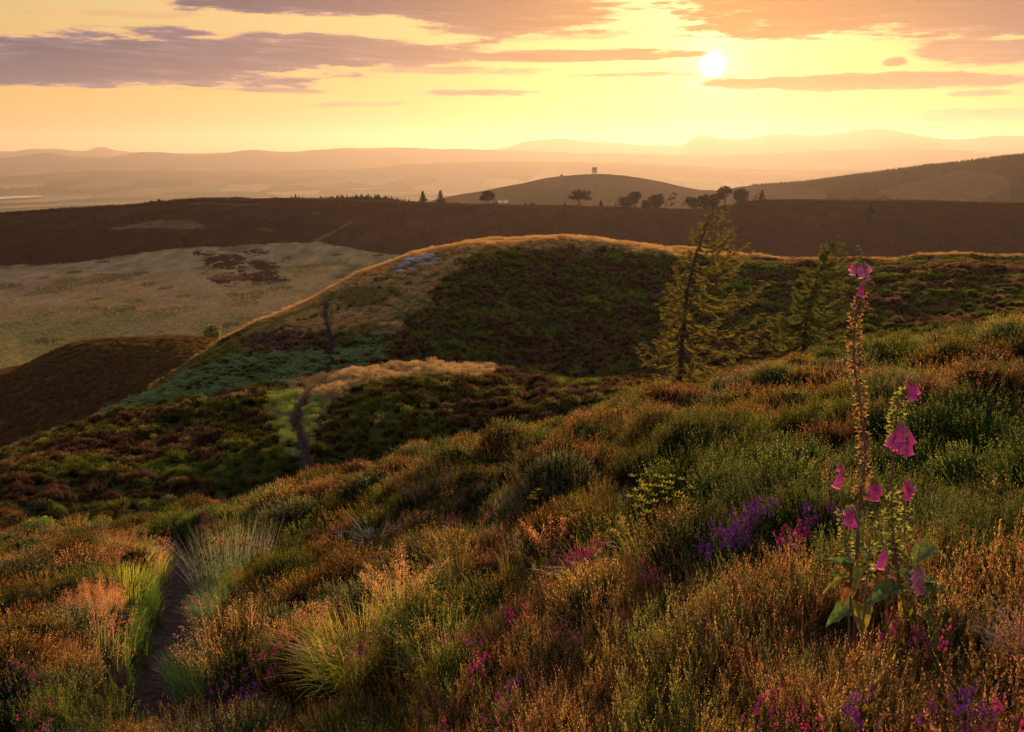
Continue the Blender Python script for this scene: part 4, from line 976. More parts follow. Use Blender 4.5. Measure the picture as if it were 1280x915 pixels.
# ------------------------------------------------------------------ far hill: tower, mast, cottages, posts, turbines
M_STONE = solid_mat('tower_stone', (.20, .13, .10), .9, .1, 1.2); M_PALE = solid_mat('whitewash', (.85, .75, .6), .8, .2, 2, .1); M_SLATE = solid_mat('slate', (.12, .11, .12), .7, .3, 3)
M_STEEL = solid_mat('grey_steel', (.35, .33, .33), .5, .4, 2, .1); M_TIMBER = solid_mat('post_timber', (.09, .065, .05), .9, .1, 6)
p = at(743, 218.0, 1750); p.z = float(ground_z(np.array([p.x]), np.array([p.y]))[0]); tw = empty('stone_tower', p, 'small square stone tower with twin openings at its foot on the hilltop', 'tower', rz=-math.atan2(p.x, p.y))
mb = MB(); S = 4.6; D_ = 3.8; zt_ = 14.5
for sy in (-1, 1):                                    # front and back: three piers below, solid wall above
    for cx, hw in ((-S + 1.1, 1.1), (0, .8), (S - 1.1, 1.1)): mb.box((cx, sy * (D_ - .5), .5), (hw, .5, 3.5))
    mb.box((0, sy * (D_ - .5), 7.7), (S, .5, 3.7))
for sx in (-1, 1): mb.box((sx * (S - .5), 0, 4.2), (.495, D_ - 1.0, 7.18))
mb.build('wall', M_STONE, tw)
mb = MB()
for sx in (-1, 1): mb.box((sx * (S - .7), 0, 12.4), (.9, D_ + .1, 1.0))
for sy in (-1, 1): mb.box((0, sy * (D_ - .45), 12.25), (S - 1.62, .5, .85))
mb.build('parapet', M_STONE, tw)
def thin(name, px, py, r, hpx, w, label, cat, mat, group=None):
    a, T = azT(px, py); x, y = r * math.sin(a), r * math.cos(a); z = float(ground_z(np.array([x]), np.array([y]))[0]); mb = MB(); H = hpx * r / FPX
    mb.tube([(0, 0, -.5), (0, 0, H)], [w, w * .6], 6); return x, y, z, H, mb
x, y, z, H, mb = thin('radio_mast', 871, 237, 1750, 9, .55, '', '', M_STEEL)
rt = empty('radio_mast', (x, y, z), 'thin mast standing in the dip between the two far hills', 'mast'); mb.build('pole', M_STEEL, rt)
mb = MB(); mb.box((0, 0, H * .7), (1.9, .3, .3)); mb.build('crossarm', M_STEEL, rt)
x, y, z, H, mb = thin('', 929, 233, 1750, 6, .4, '', '', M_STEEL); rt = empty('radio_mast', (x, y, z), 'short faint mast at the left end of the ridge plantation', 'mast'); mb.build('pole', M_STEEL, rt)
mb = MB(); mb.box((0, 0, H * .8), (1.2, .3, .25)); mb.build('crossarm', M_STEEL, rt)
for px, lab in ((685.5, 'left of the twin thin posts on the moor skyline'), (687.6, 'right of the twin thin posts on the moor skyline')):
    a = float(azT(px, 256)[0]); x, y = 517 * math.sin(a), 517 * math.cos(a); z = float(ground_z(np.array([x]), np.array([y]))[0]); mb = MB(); mb.tube([(0, 0, -.5), (0, 0, 2.4)], [.12, .10], 6)
    o = mb.build('post', M_TIMBER); o.location = (x, y, z); tag(o, lab, 'post', 'twin posts on the skyline')
for px, py, lab in ((625, 253, 'left one of two tiny white cottages at the foot of the tower hill'), (632.5, 252.6, 'right one of two tiny white cottages at the foot of the tower hill')):
    p = put(px, py, 1100, 1740); rt = empty('cottage', p, lab, 'cottage', 'white cottages below the tower hill', rz=.3)
    mb = MB(); mb.box((0, 0, 1.6), (3.2, 2.2, 2.2)); mb.build('wall', M_PALE, rt)
    mb = MB(); mb.add([(-3.4, -2.5, 3.7), (3.4, -2.5, 3.7), (3.4, 2.5, 3.7), (-3.4, 2.5, 3.7), (-3.4, 0, 5.6), (3.4, 0, 5.6)], [(0, 4, 3), (1, 2, 5)], [(0, 1, 5, 4), (3, 4, 5, 2), (0, 3, 2, 1)]); mb.build('roof', M_SLATE, rt)
for k, px in enumerate((1055, 1064, 1073, 1095, 1102, 1113)):
    a, T = azT(px, 190); r = 11550; x, y = r * math.sin(a), r * math.cos(a); z = float(ground_z(np.array([x]), np.array([y]))[0])
    rt = empty('wind_turbine', (x, y, z - 4), ('first', 'second', 'third', 'fourth', 'fifth', 'sixth')[k] + ' from the left of the faint wind turbines above the far right hill', 'wind turbine', 'wind turbines on the far ridge')
    mb = MB(); mb.tube([(0, 0, 0), (0, 0, 62)], [2.8, 1.6], 8); mb.build('tower', M_STEEL, rt); mb = MB(); mb.box((0, -1, 63), (2, 4, 2)); mb.build('nacelle', M_STEEL, rt)
    for j in range(3):
        an = k * .7 + j * 2.094; mb = MB(); mb.tube([(0, -4, 63), (24 * math.sin(an), -4, 63 + 24 * math.cos(an))], [1.4, .4], 5); mb.build('blade', M_STEEL, rt)

# ------------------------------------------------------------------ lakes
m_w, G = new_mat('lake_water'); G.l.new(bsdf(G, (.05, .06, .07), .12, .6, bump(G, G.noise(pos(G), .3, 3), .15, .5)), G.out.inputs[0])
def lake(label, pts, r0, dz):
    mb = MB(); V = []
    for px, py in pts:
        X, Y, Z_ = [float(v) for v in pixdir(px, py)]; k = dz / Z_; V.append((X * k, Y * k, dz))
    n = len(V); V.append(np.mean(V, axis=0)); mb.add(V, [(i, (i + 1) % n, n) for i in range(n)]); o = mb.build('lake', m_w); tag(o, label, None, None, 'structure'); return o
lake('pale flat water in the valley at far left', [(-40, 249), (-20, 246.5), (0, 246), (14, 245), (35, 244.4), (52, 244.8), (55, 246), (38, 247), (20, 247.6), (0, 249)], 3400, -228.5)
lake('pale flat water in the valley beyond the distant wood', [(432, 236.6), (455, 234), (480, 233), (496, 233.3), (480, 235.5), (450, 237.4)], 3400, -228.0)

# ------------------------------------------------------------------ rock outcrop on the middle hill
M_ROCK = solid_mat('lichened_rock', (.25, .25, .32), .85, .25, 3.5, .6, .8)
def rock_mesh(mb, c, h, rz, seed):
    import bmesh
    random.seed(seed); bm = bmesh.new(); bmesh.ops.create_icosphere(bm, subdivisions=3, radius=1.0)
    cuts = [Vector((ru(-1, 1), ru(-1, 1), ru(-.6, 1))).normalized() for _ in range(9)]
    for v in bm.verts:
        for n in cuts:
            q = v.co.dot(n) - .62
            if q > 0: v.co -= n * q * .9
        v.co += Vector((ru(-1, 1), ru(-1, 1), ru(-1, 1))) * .03
        v.co = Vector((v.co.x * h[0], v.co.y * h[1], v.co.z * h[2]))
    ca, sa = math.cos(rz), math.sin(rz); V = [(v.co.x * ca - v.co.y * sa + c[0], v.co.x * sa + v.co.y * ca + c[1], v.co.z + c[2]) for v in bm.verts]
    bm.verts.index_update(); mb.add(V, [[v.index for v in f.verts] for f in bm.faces]); bm.free()
mb = MB(); c0 = put(520, 328, 70, 95)
for k, (px, py, s_) in enumerate([(533, 321, .9), (520, 326, 1.1), (508, 331, .9), (543, 322, .6), (528, 331, .8), (515, 338, .6), (538, 329, .7), (500, 337, .6)]):
    p = put(px, py + 6, 70, 88); rock_mesh(mb, p - c0 + Vector((0, 0, .12)), (s_ * 1.1, s_ * .7, s_ * .42), ru(0, 1), 40 + k)
o = mb.build('rock_outcrop', M_ROCK); o.location = c0; tag(o, 'blue grey rock outcrop breaking through near the crest of the middle hill', 'rock')
p = put(497, 340, 70, 95); mb = MB(); rock_mesh(mb, (0, 0, .1), (.6, .45, .3), .4, 77); o = mb.build('rock', M_ROCK); o.location = p; tag(o, 'small single rock just down left of the outcrop', 'rock')

# ------------------------------------------------------------------ bird
M_BIRD = solid_mat('dark_feathers', (.03, .025, .025), .8, .1); p = at(21, 229.5, 230)
bd = empty('bird', p, 'tiny dark bird flying over the valley at far left', 'bird', rz=.5)
mb = MB(); t = np.linspace(0, 1, 9); mb.tube(np.stack([0 * t, -.28 + .56 * t, .02 * np.sin(t * 3)], 1), [.008, .03, .06, .075, .07, .05, .035, .03, .006], 8)
for s_ in (-1, 1):
    mb.add([(s_ * .05, -.07, .03), (s_ * .28, -.10, .20), (s_ * .55, .02, .15), (s_ * .27, .10, .185), (s_ * .05, .12, .03)], [(0, 1, 3), (0, 3, 4), (1, 2, 3)])
    mb.add([(s_ * .05, -.07, .015), (s_ * .28, -.10, .185), (s_ * .55, .02, .15), (s_ * .27, .10, .17), (s_ * .05, .12, .015)], [(3, 1, 0), (4, 3, 0), (3, 2, 1)])
mb.add([(-.03, -.26, .01), (.03, -.26, .01), (.09, -.42, .02), (-.09, -.42, .02)], (), [(0, 1, 2, 3)])
mb.build('body', M_BIRD, bd, True)

# ------------------------------------------------------------------ named grass clumps beside the path and in the foreground
def gmat(name, tip, base, tr=.55): return leaf_mat(name, False, tip, base, tr, .5)
MG = dict(green=gmat('green_blades', (.26, .42, .09), (.09, .20, .05)), yellow=gmat('yellow_blades', (.55, .56, .07), (.16, .26, .04)), blue=gmat('bluegreen_blades', (.14, .26, .12), (.06, .13, .06)),
          plume=gmat('rosy_plumes', (.62, .30, .19), (.38, .22, .12), .6), tan=gmat('tan_plumes', (.62, .36, .19), (.40, .26, .14), .6), rush=gmat('rush_stems', (.24, .27, .17), (.12, .19, .11), .4),
          dead=gmat('bleached_stems', (.52, .50, .48), (.34, .32, .28), .3), brown=gmat('rush_heads', (.20, .09, .04), (.13, .06, .03), .3))
def plumes(mb, n, R_, L0, L1, hl, hn, hs, lean=(.05, .45), az0=None, spread=.3):
    for i in range(n):
        p, a = disc(R_); a2 = a if az0 is None else az0 + ru(-.8, .8); L = ru(L0, L1); P = blade(mb, p, L, ru(*lean), a2, .0028, 5, 0, .6, 1.0, 1.6)
        t = np.linspace(0, 1, 6)
        for k in range(hn):
            q = rnd(); l_ = L; s0_ = 1 - hl / L * q; c = np.array([np.interp(s0_, t, P[:, z]) for z in range(3)])
            o = np.random.normal(size=3) * hl * spread * (.15 + .5 * q); o[2] = abs(o[2]) * .6; c = c + o
            s_ = hs * ru(.6, 1.4); u = np.random.normal(size=3); u /= np.linalg.norm(u); v = o + [0, 0, .02]; v = v / np.linalg.norm(v)
            mb.add([c - u * s_ * .35, c + u * s_ * .35, c + v * s_ * 1.8], [(0, 1, 2)], tip=ru(.6, 1.0))
def clump(px, py, rr, label, blades, nb, R_, L0, L1, w, pl=None, az0=None, lean=(.15, .9), name='grass_clump', group='grass clumps along the path and foreground', seed=0, cat='grass clump', drop=0):
    random.seed(seed + int(px)); np.random.seed(seed + int(px)); b = put(px, py, *rr); b.z -= .02; rt = empty(name, b, label, cat, group); mb = MB()
    for i in range(nb):
        p, a = disc(R_); a2 = a + ru(-.5, .5) if az0 is None or rnd() < .35 else az0 + ru(-.7, .7); blade(mb, p, ru(L0, L1), ru(*lean), a2, w, 5, 0, 1)
    mb.build('blades', MG[blades], rt)
    if pl:
        kw = pl[8] if len(pl) > 8 else {}
        if pl[1] <= 30:
            for q in range(pl[1]): mb = MB(); plumes(mb, 1, *pl[2:8], az0=az0, **kw); mb.build('seed_head', MG[pl[0]], rt)
        else: mb = MB(); plumes(mb, *pl[1:8], az0=az0, **kw); tag(mb.build('seed_heads', MG[pl[0]], rt), kind='stuff')
    return rt
NR = (1.5, 24)
clump(176, 742, NR, 'rosy feathery grass clump with yellow green base left of the path', 'yellow', 520, .42, .16, .42, .006, ('plume', 130, .34, .40, .74, .34, 62, .007))
clump(150, 726, NR, 'smaller rosy grass clump just behind the feathery one left of the path', 'yellow', 200, .26, .12, .3, .006, ('plume', 50, .2, .34, .55, .3, 50, .007))
clump(128, 846, NR, 'rounded dusky pink grass clump lower left of the path', 'green', 200, .28, .06, .16, .005, ('plume', 150, .26, .12, .30, .16, 62, .0055))
clump(270, 796, NR, 'rosy brown grass arching over the right edge of the path', 'green', 160, .22, .12, .3, .005, ('plume', 90, .24, .2, .36, .2, 52, .0055), math.pi * .95)
clump(256, 856, NR, 'bright green grass clump hanging over the path on the right', 'green', 800, .30, .18, .40, .005, ('tan', 24, .3, .28, .42, .15, 30, .005), math.pi * .95)
clump(282, 800, NR, 'blue green grass clump above the bright green one on the right', 'blue', 600, .34, .18, .38, .005, None, math.pi * .9)
clump(168, 900, NR, 'low green grass on the left edge of the path near the bottom', 'green', 300, .16, .08, .2, .005)
clump(160, 806, NR, 'yellow green grass between the two pink clumps left of the path', 'yellow', 420, .34, .12, .3, .005)
clump(452, 905, NR, 'large yellow green grass tussock with orange plumes at bottom left of centre', 'yellow', 900, .28, .22, .52, .0065, ('tan', 50, .26, .36, .58, .2, 46, .0058), lean=(.2, 1.0))
clump(500, 862, NR, 'tall tan plume stalks rising behind the large yellow green tussock', 'yellow', 130, .16, .15, .40, .005, ('tan', 26, .12, .40, .62, .22, 110, .0056, dict(spread=.22)), lean=(.2, .8))
clump(400, 905, NR, 'orange plumed grass left of the large yellow green tussock', 'green', 140, .2, .12, .3, .005, ('plume', 80, .22, .24, .42, .2, 50, .0056))
clump(560, 880, NR, 'thin straw coloured grass right of the large yellow green tussock', 'green', 260, .22, .2, .4, .004, ('tan', 14, .15, .3, .42, .12, 26, .005))
clump(688, 772, NR, 'single group of feathery tan stalks in the middle foreground', 'yellow', 90, .12, .12, .3, .005, ('plume', 11, .06, .34, .44, .2, 120, .0056, dict(spread=.2)))
clump(735, 776, NR, 'sparse yellow grass blades right of the feathery tan stalks', 'yellow', 60, .16, .16, .34, .006)
clump(810, 752, NR, 'bright yellow green blades left of the dark heather clump in the middle', 'yellow', 110, .16, .14, .32, .006, ('tan', 14, .14, .24, .34, .16, 60, .005))
clump(870, 745, NR, 'green blades with a pale plume beside the dark green heather', 'green', 90, .12, .14, .28, .005, ('tan', 12, .1, .24, .32, .14, 60, .005))
clump(300, 912, NR, 'orange brown plumed grass at the bottom edge right of the path', 'green', 120, .3, .10, .25, .005, ('tan', 70, .36, .22, .42, .2, 50, .006))
clump(110, 905, NR, 'rosy plumed grass at the bottom edge left of the path', 'green', 120, .35, .10, .25, .005, ('plume', 70, .4, .2, .4, .2, 46, .006))
clump(90, 682, NR, 'row of sunlit golden grass tips on the edge of the slope at far left', 'yellow', 240, .7, .15, .4, .007, ('tan', 70, .8, .3, .5, .2, 30, .008))
clump(30, 700, NR, 'small sunlit grass patch behind the purple heather at far left', 'yellow', 140, .5, .12, .3, .007, ('tan', 40, .5, .25, .4, .2, 30, .008))

# rush tussock with its dead white stems
random.seed(90); b = put(286, 752, *NR); rt = empty('rush_tussock', b, 'tall spiky rush tussock with bleached stems right of the path bend', 'rushes'); m_ = math.hypot(b.x, b.y) / FPX
g1, g2, g3 = MB(), MB(), MB()
for i in range(430):
    p, a = disc(.36); p = p * [1.25, 1, 1]; P = blade(g1, p, ru(.5, 1.0) * (1 - .25 * abs(p[0])), ru(.02, .42), a + ru(-.4, .4), .006, 4, 0, 1, .6, 1.5)
    if rnd() < .35: q = P[-2] + (P[-1] - P[-2]) * ru(0, .4); octa(g3, q + [ru(-.01, .01), 0, 0], .011, .018, rnd())
for i in range(110):
    p, a = disc(.2); p = p + [.32, 0, 0]; blade(g2, p, ru(.6, 1.12), ru(.02, .35), ru(-.7, 1.2), .006, 4, 0, 1, .5, 1.4)
for i in range(10): p, a = disc(.12); blade(g2, p - [.3, 0, 0], ru(.6, .9), ru(.3, .7), math.pi + ru(-.3, .3), .006, 4, 0, 1, .5, 1.2)
g1.build('stems', MG['rush'], rt); g2.build('dead_stems', MG['dead'], rt); g3.build('seed_heads', MG['brown'], rt)

# ------------------------------------------------------------------ bell heather clumps
M_BHL = leaf_mat('bell_heather_leaves', False, (.11, .14, .04), (.04, .07, .02), .4)
MBF = {'magenta': leaf_mat('magenta_bells', False, (.72, .10, .46), (.42, .05, .36), .5), 'purple': leaf_mat('purple_bells', False, (.40, .10, .58), (.22, .05, .42), .5), 'pink': leaf_mat('pink_bells', False, (.85, .16, .45), (.5, .07, .36), .5)}
def bellclump(px, py, wpx, hpx, col, n, label, rr=NR, nf=9):
    random.seed(int(px * 3 + py)); c0 = put_top(px, py, *rr, .2); rt = empty('bell_heather', c0, label, 'heather clump', 'bell heather clumps in flower'); lv = MB(); heads = []; r = math.hypot(c0.x, c0.y)
    for i in range(n):
        x = c0.x + random.gauss(0, .40) * wpx * r / FPX; y = c0.y + random.gauss(0, .35) * wpx * r / FPX
        z = float(ground_z(np.array([x]), np.array([y]))[0]); o = np.array([x - c0.x, y - c0.y, z - c0.z]); L = ru(.17, .27)
        d = np.array([ru(-.2, .2), ru(-.2, .2), 1.]); d /= np.linalg.norm(d); shoot(lv, o, d, L, 26, .011, .0045, 0, 1, (0, 0, 0), 50)
        if i < 6:
            s_ = .0036 * max(1, r / 6) ** .5; fl = MB()
            for k in range(nf): octa(fl, np.array([ru(-1, 1), ru(-1, 1), 0]) * .010 + [0, 0, L * ru(-.13, .05)], s_, s_ * 1.45, rnd())
            heads.append(fl.mesh('flower_spike', [MBF[col]]))
        f = link('flower_spike', heads[i % 6], rt); f.location = o + d * L; f.rotation_euler = (0, 0, ru(0, 6.3))
    lv.build('foliage', M_BHL, rt)
for a in [(20, 716, 46, 20, 'purple', 70, 'wide purple heather patch at the far left edge'), (114, 706, 26, 14, 'purple', 34, 'small purple heather clump left of the rosy grass'),
          (905, 672, 44, 16, 'purple', 95, 'deep purple heather clump between the larches and the foxglove, lower one'), (942, 640, 26, 16, 'purple', 60, 'small deep purple heather clump above the lower one left of the foxglove'),
          (985, 672, 30, 14, 'magenta', 50, 'magenta heather clump just left of the foxglove leaves'), (1012, 650, 22, 12, 'purple', 18, 'violet heather sprigs touching the foxglove from the left'),
          (728, 692, 46, 16, 'pink', 80, 'bright pink heather streak in the middle of the slope'), (690, 706, 26, 12, 'magenta', 18, 'magenta sprigs just left of the bright pink streak'),
          (592, 838, 40, 20, 'magenta', 26, 'magenta heather sprigs right of the large yellow green tussock'), (640, 868, 26, 20, 'purple', 10, 'few violet sprigs beside the brown heather at bottom centre'),
          (465, 800, 40, 16, 'magenta', 34, 'magenta heather above the large yellow green tussock'), (520, 745, 40, 14, 'magenta', 24, 'thin magenta heather on the slope left of centre'),
          (310, 868, 52, 22, 'purple', 34, 'violet heather right of the bright green path grass'), (350, 820, 46, 16, 'magenta', 26, 'magenta heather up the slope from the rush tussock'),
          (1056, 893, 24, 20, 'purple', 10, 'purple heather sprigs at the bottom below the foxglove'), (1000, 905, 16, 12, 'magenta', 5, 'few magenta sprigs at the bottom edge left of the purple ones'),
          (1186, 895, 36, 30, 'purple', 15, 'tall purple heather at the lower right corner'), (1272, 905, 14, 12, 'pink', 7, 'pink heather heads at the right bottom corner'),
          (1178, 822, 5, 5, 'pink', 2, 'single pink heather head below right of the foxglove'), (1236, 900, 8, 6, 'magenta', 3, 'small magenta head left of the corner heather'),
          (60, 900, 40, 12, 'magenta', 14, 'faint magenta heather at the bottom left corner'), (690, 575, 14, 8, 'pink', 10, 'small pink fleck high on the slope above centre'),
          (1000, 520, 20, 8, 'pink', 10, 'distant pink heather flecks left of the tall foxglove stem')]:
    bellclump(*a)

# small yellow flowers, bright cushions, dead branches, bare stemmed bush
MY = leaf_mat('yellow_petals', False, (.75, .62, .03), (.45, .40, .02), .5)
def cushion(name, px, py, rr, R_, H, mat, n, size, label, cat, group=None):
    random.seed(int(px)); np.random.seed(int(px)); c = put(px, py, *rr); rt = empty(name, c, label, cat, group); mb = MB()
    leafcloud(mb, (0, 0, H * .25), (R_, R_ * .8, H * .8), n, size, .75); mb.build('foliage', mat, rt)
    mb = MB()
    for i in range(12): q, a = disc(R_ * .7); mb.tube([(0, 0, -.05), (q[0], q[1], H * .6)], [.012, .004], 4)
    mb.build('stem', M_BARK, rt); return rt
M_LIME = leaf_mat('lime_leaves', False, (.20, .36, .04), (.10, .20, .025), .5)
cushion('bilberry_bush', 50, 670, (30, 60), .62, .42, M_LIME, 900, .07, 'bright lime green low bush on the shaded slope at far left', 'bush', 'lime green bushes')
cushion('bilberry_bush', 12, 687, (22, 60), .5, .25, M_LIME, 500, .07, 'smaller lime green bush at the left edge below the bright one', 'bush', 'lime green bushes')
for px, py, n, lab in ((822, 617, 46, 'small patch of yellow flowers on the slope right of centre'), (667, 622, 12, 'tiny yellow flower head on the slope at centre')):
    random.seed(int(px)); c = put_top(px, py, *NR, .27); rt = empty('yellow_flower', c, lab, 'flowers', 'yellow flowers in the heather'); st = MB(); w_ = .25 if n > 20 else .06
    for i in range(n):
        mb = MB(); q, a = disc(w_); h_ = ru(.2, .34); st.tube([q, q + [0, 0, h_]], [.003, .002], 3)
        for k in range(5): aa = k * 1.26; e = q + [0, 0, h_]; d1 = np.array([math.cos(aa), math.sin(aa), .4]); d2 = np.array([math.cos(aa + .7), math.sin(aa + .7), .4]); mb.add([e, e + d1 * .022, e + (d1 + d2) * .016, e + d2 * .018], [(0, 1, 2), (0, 2, 3)], tip=rnd())
        mb.build('flower_head', MY, rt)
    st.build('stems', M_BHL, rt)
M_TWIG = solid_mat('bleached_twigs', (.42, .38, .38), .8, .2, 30, .2)
def twigs(px, py, rr, L, n, label, mat=M_TWIG, rad=.0045, name='dead_heather', lift=.05, up=.5):
    random.seed(int(px + 5)); c = put(px, py, *rr); rt = MB()
    for i in range(n):
        a = ru(0, 6.3); p = np.array([0, 0, lift]) + disc(L * .3)[0]; d = np.array([math.cos(a), math.sin(a), ru(.1, 1) * up * 2]); d /= np.linalg.norm(d); l_ = L * ru(.5, 1)
        s_ = np.linspace(0, 1, 6); P = p + d * (l_ * s_)[:, None] + (np.random.rand(6, 3) - .5) * .12 * l_ * s_[:, None]; rt.tube(P, rad * (1 - .75 * s_), 4)
        for k in range(4):
            j = random.randint(2, 4); d2 = d + np.random.normal(size=3) * .45; rt.tube([P[j], P[j] + d2 * l_ * .22, P[j] + d2 * l_ * .4 + [0, 0, .02]], [rad * .5, rad * .35, rad * .2], 3)
    o = rt.build(name, mat); o.location = c; tag(o, label, 'dead branches', 'dead heather branches'); return o
twigs(474, 728, NR, .42, 22, 'bleached bare heather branches left of centre below the dark bush', lift=.12)
twigs(440, 722, NR, .3, 12, 'smaller bleached branches left of the larger bare ones', lift=.10)
twigs(1275, 880, NR, .13, 26, 'grey tangle of bare twigs at the right edge', rad=.0018, lift=.10, up=.3)
M_OLD = leaf_mat('old_heather_leaf', False, (.12, .085, .04), (.05, .045, .018), .35)
random.seed(3); c = put(528, 690, *NR); rt = empty('heather_bush', c, 'tall dark old heather bush with bare stems showing, left of centre', 'bush'); mb = MB(); fo = MB()
for i in range(46):
    a = ru(0, 6.3); q = math.sqrt(rnd()); e = np.array([math.cos(a) * .42 * q + .12, math.sin(a) * .42 * q, ru(.42, .62) * (1 - .3 * q)]); mid = e * [.35, .35, .5]; mb.tube([(0, 0, -.05), mid, e], [.009, .006, .003], 4)
    for k in range(7): shoot(fo, e + np.random.normal(size=3) * .05, (ru(-.4, .4) + e[0] * .6, ru(-.4, .4) + e[1] * .6, 1), ru(.10, .2), 12, .018, .009, 0, 1)
mb.build('stem', M_BARK, rt); fo.build('foliage', M_OLD, rt)
# ------------------------------------------------------------------ foxgloves
M_FST = solid_mat('foxglove_stem', (.16, .085, .075), .6, .3, 60, .3, .2)
M_FSTG = solid_mat('foxglove_green_stem', (.20, .17, .09), .6, .3, 60, .3, .2)
M_POD = leaf_mat('dry_pod', False, (.34, .22, .10), (.18, .10, .06), .45)
M_PODG = leaf_mat('green_pod', False, (.30, .34, .09), (.14, .17, .05), .5)
M_BELL = leaf_mat('foxglove_bell', False, (.74, .17, .52), (.42, .05, .30), .38)
M_BELLV = leaf_mat('foxglove_bell_violet', False, (.66, .30, .60), (.42, .12, .36), .38)
M_FLF = leaf_mat('foxglove_leaf', False, (.14, .22, .07), (.08, .14, .05), .45, .85)
M_FLY = leaf_mat('foxglove_leaf_yellowing', False, (.42, .36, .06), (.18, .20, .05), .5, .85)
M_FLB = leaf_mat('foxglove_leaf_withered', False, (.34, .15, .06), (.16, .07, .04), .4, .6)
def bell_mesh(name, L, rmouth, mat, seed):
    random.seed(seed); mb = MB(); N = 20; th = np.linspace(0, 2 * np.pi, N, endpoint=False)
    rings = [(0, .22), (.08, .48), (.22, .62), (.5, .86), (.72, .92), (.88, .86), (.96, .92), (1.0, 1.14)]; V = []; tp = []
    for t, k in rings:
        for a in th:
            fl = 1 + (.16 * math.cos(a * 5) if t > .95 else .05 * math.cos(a * 5 + seed)); lip = .12 * (1 - math.cos(a - math.pi)) / 2 if t > .9 else 0
            V.append((rmouth * k * fl * math.cos(a) * .92, rmouth * k * fl * math.sin(a), -L * (t + lip))); tp.append(t)
    Q = [(i * N + j, i * N + (j + 1) % N, (i + 1) * N + (j + 1) % N, (i + 1) * N + j) for i in range(len(rings) - 1) for j in range(N)]
    V.append((0, 0, .001)); tp.append(0); T = [((j + 1) % N, j, len(V) - 1) for j in range(N)]
    mb.add(V, T, Q, tp); me = mb.mesh(name, [mat, M_PODG], True)
    return me
def calyx(mb, s_=1.0, n=5, spread=.8):
    for k in range(n):
        a = k * 2 * math.pi / n + ru(-.2, .2); d = np.array([math.cos(a), math.sin(a), 0]); p = np.array([-math.sin(a), math.cos(a), 0])
        b0 = d * .002 * s_; mid = d * .007 * s_ * spread + np.array([0, 0, -.006 * s_]); e = d * .011 * s_ * spread * ru(.8, 1.4) + np.array([0, 0, -.012 * s_ * ru(.7, 1.2)])
        mb.add([b0, mid + p * .0032 * s_, e, mid - p * .0032 * s_], [(0, 1, 2), (0, 2, 3)], tip=.7)
def pod_mesh(name, mat, seed):
    random.seed(seed); mb = MB(); calyx(mb, 1.15, 5, 1.15)
    t = np.linspace(0, 1, 5); mb.tube(np.stack([0 * t, 0 * t, .003 - .015 * t], 1), [.002, .0042, .0048, .0034, .0008], 6, .1)
    mb.tube([(0, 0, -.011), (ru(-.002, .002), 0, -.021)], [.0005, .0003], 3, .9); return mb.mesh(name, [mat])
PODS = [pod_mesh('seed_pod', M_POD, i) for i in range(4)]; PODG = [pod_mesh('green_pod', M_PODG, 10 + i) for i in range(3)]
BELLS = {'a': [bell_mesh('flower', .060, .0128, M_BELL, 1), bell_mesh('flower', .052, .0120, M_BELL, 2)], 'v': [bell_mesh('flower', .050, .0115, M_BELLV, 3)], 's': [bell_mesh('flower', .036, .0085, M_BELL, 4)]}
mb = MB(); calyx(mb, 1.4, 5, .8); CAL = mb.mesh('calyx', [M_PODG])
def orient(o, d, roll=0.0):
    q = Vector((0, 0, -1)).rotation_difference(Vector(d).normalized()); o.rotation_mode = 'XYZ'; o.rotation_euler = (q @ Quaternion((0, 0, 1), roll)).to_euler()
def fox(rr, pts, r0, r1, mat, label, base=None):
    """stem through survey points at one distance; returns root and the curve"""
    P = np.array([at(px, py, rr) for px, py in pts]); b = Vector(P[0]); gz = float(ground_z(np.array([b.x]), np.array([b.y]))[0]); b.z = gz
    P = P - np.array(b); P[0] = (0, 0, -.04)
    s_ = np.concatenate([[0], np.cumsum(np.linalg.norm(np.diff(P, axis=0), axis=1))]); s_ /= s_[-1]; tt = np.linspace(0, 1, 40)
    C = np.stack([pchip(s_, P[:, k], tt) for k in range(3)], 1)
    rt = empty('foxglove', b, label, 'foxglove', 'foxgloves growing together at right'); mb = MB(); mb.tube(C, r0 + (r1 - r0) * tt, 7); mb.build('stem', mat, rt, True)
    return rt, C
def part(rt, name, me, loc, d, s_=1.0, roll=None):
    o = link(name, me, rt); o.location = loc; orient(o, d, ru(0, 6.3) if roll is None else roll); o.scale = (s_,) * 3; return o
def stalk(rt, a, b): pass
def pods(rt, C, t0, t1, n, lst, s0=.9, s1=1.25, out=.012):
    ped = MB()
    for i in range(n):
        t = t0 + (t1 - t0) * (i + rnd() * 1.6) / (n + 1); p = np.array([np.interp(t, np.linspace(0, 1, 40), C[:, k]) for k in range(3)]); a = i * 2.4 + ru(-.4, .4)
        d = np.array([math.cos(a), math.sin(a), 0]); o = out * ru(.8, 1.5); e = p + d * o + [0, 0, .004]; ped.tube([p, p + d * o * .6 + [0, 0, .005], e], [.0011, .001, .001], 4, .5)
        part(rt, 'seed_pod', random.choice(lst), e, d + np.array([0, 0, ru(-.5, .5)]), ru(s0, s1))
    ped.build('pod_stalks', M_POD, rt)
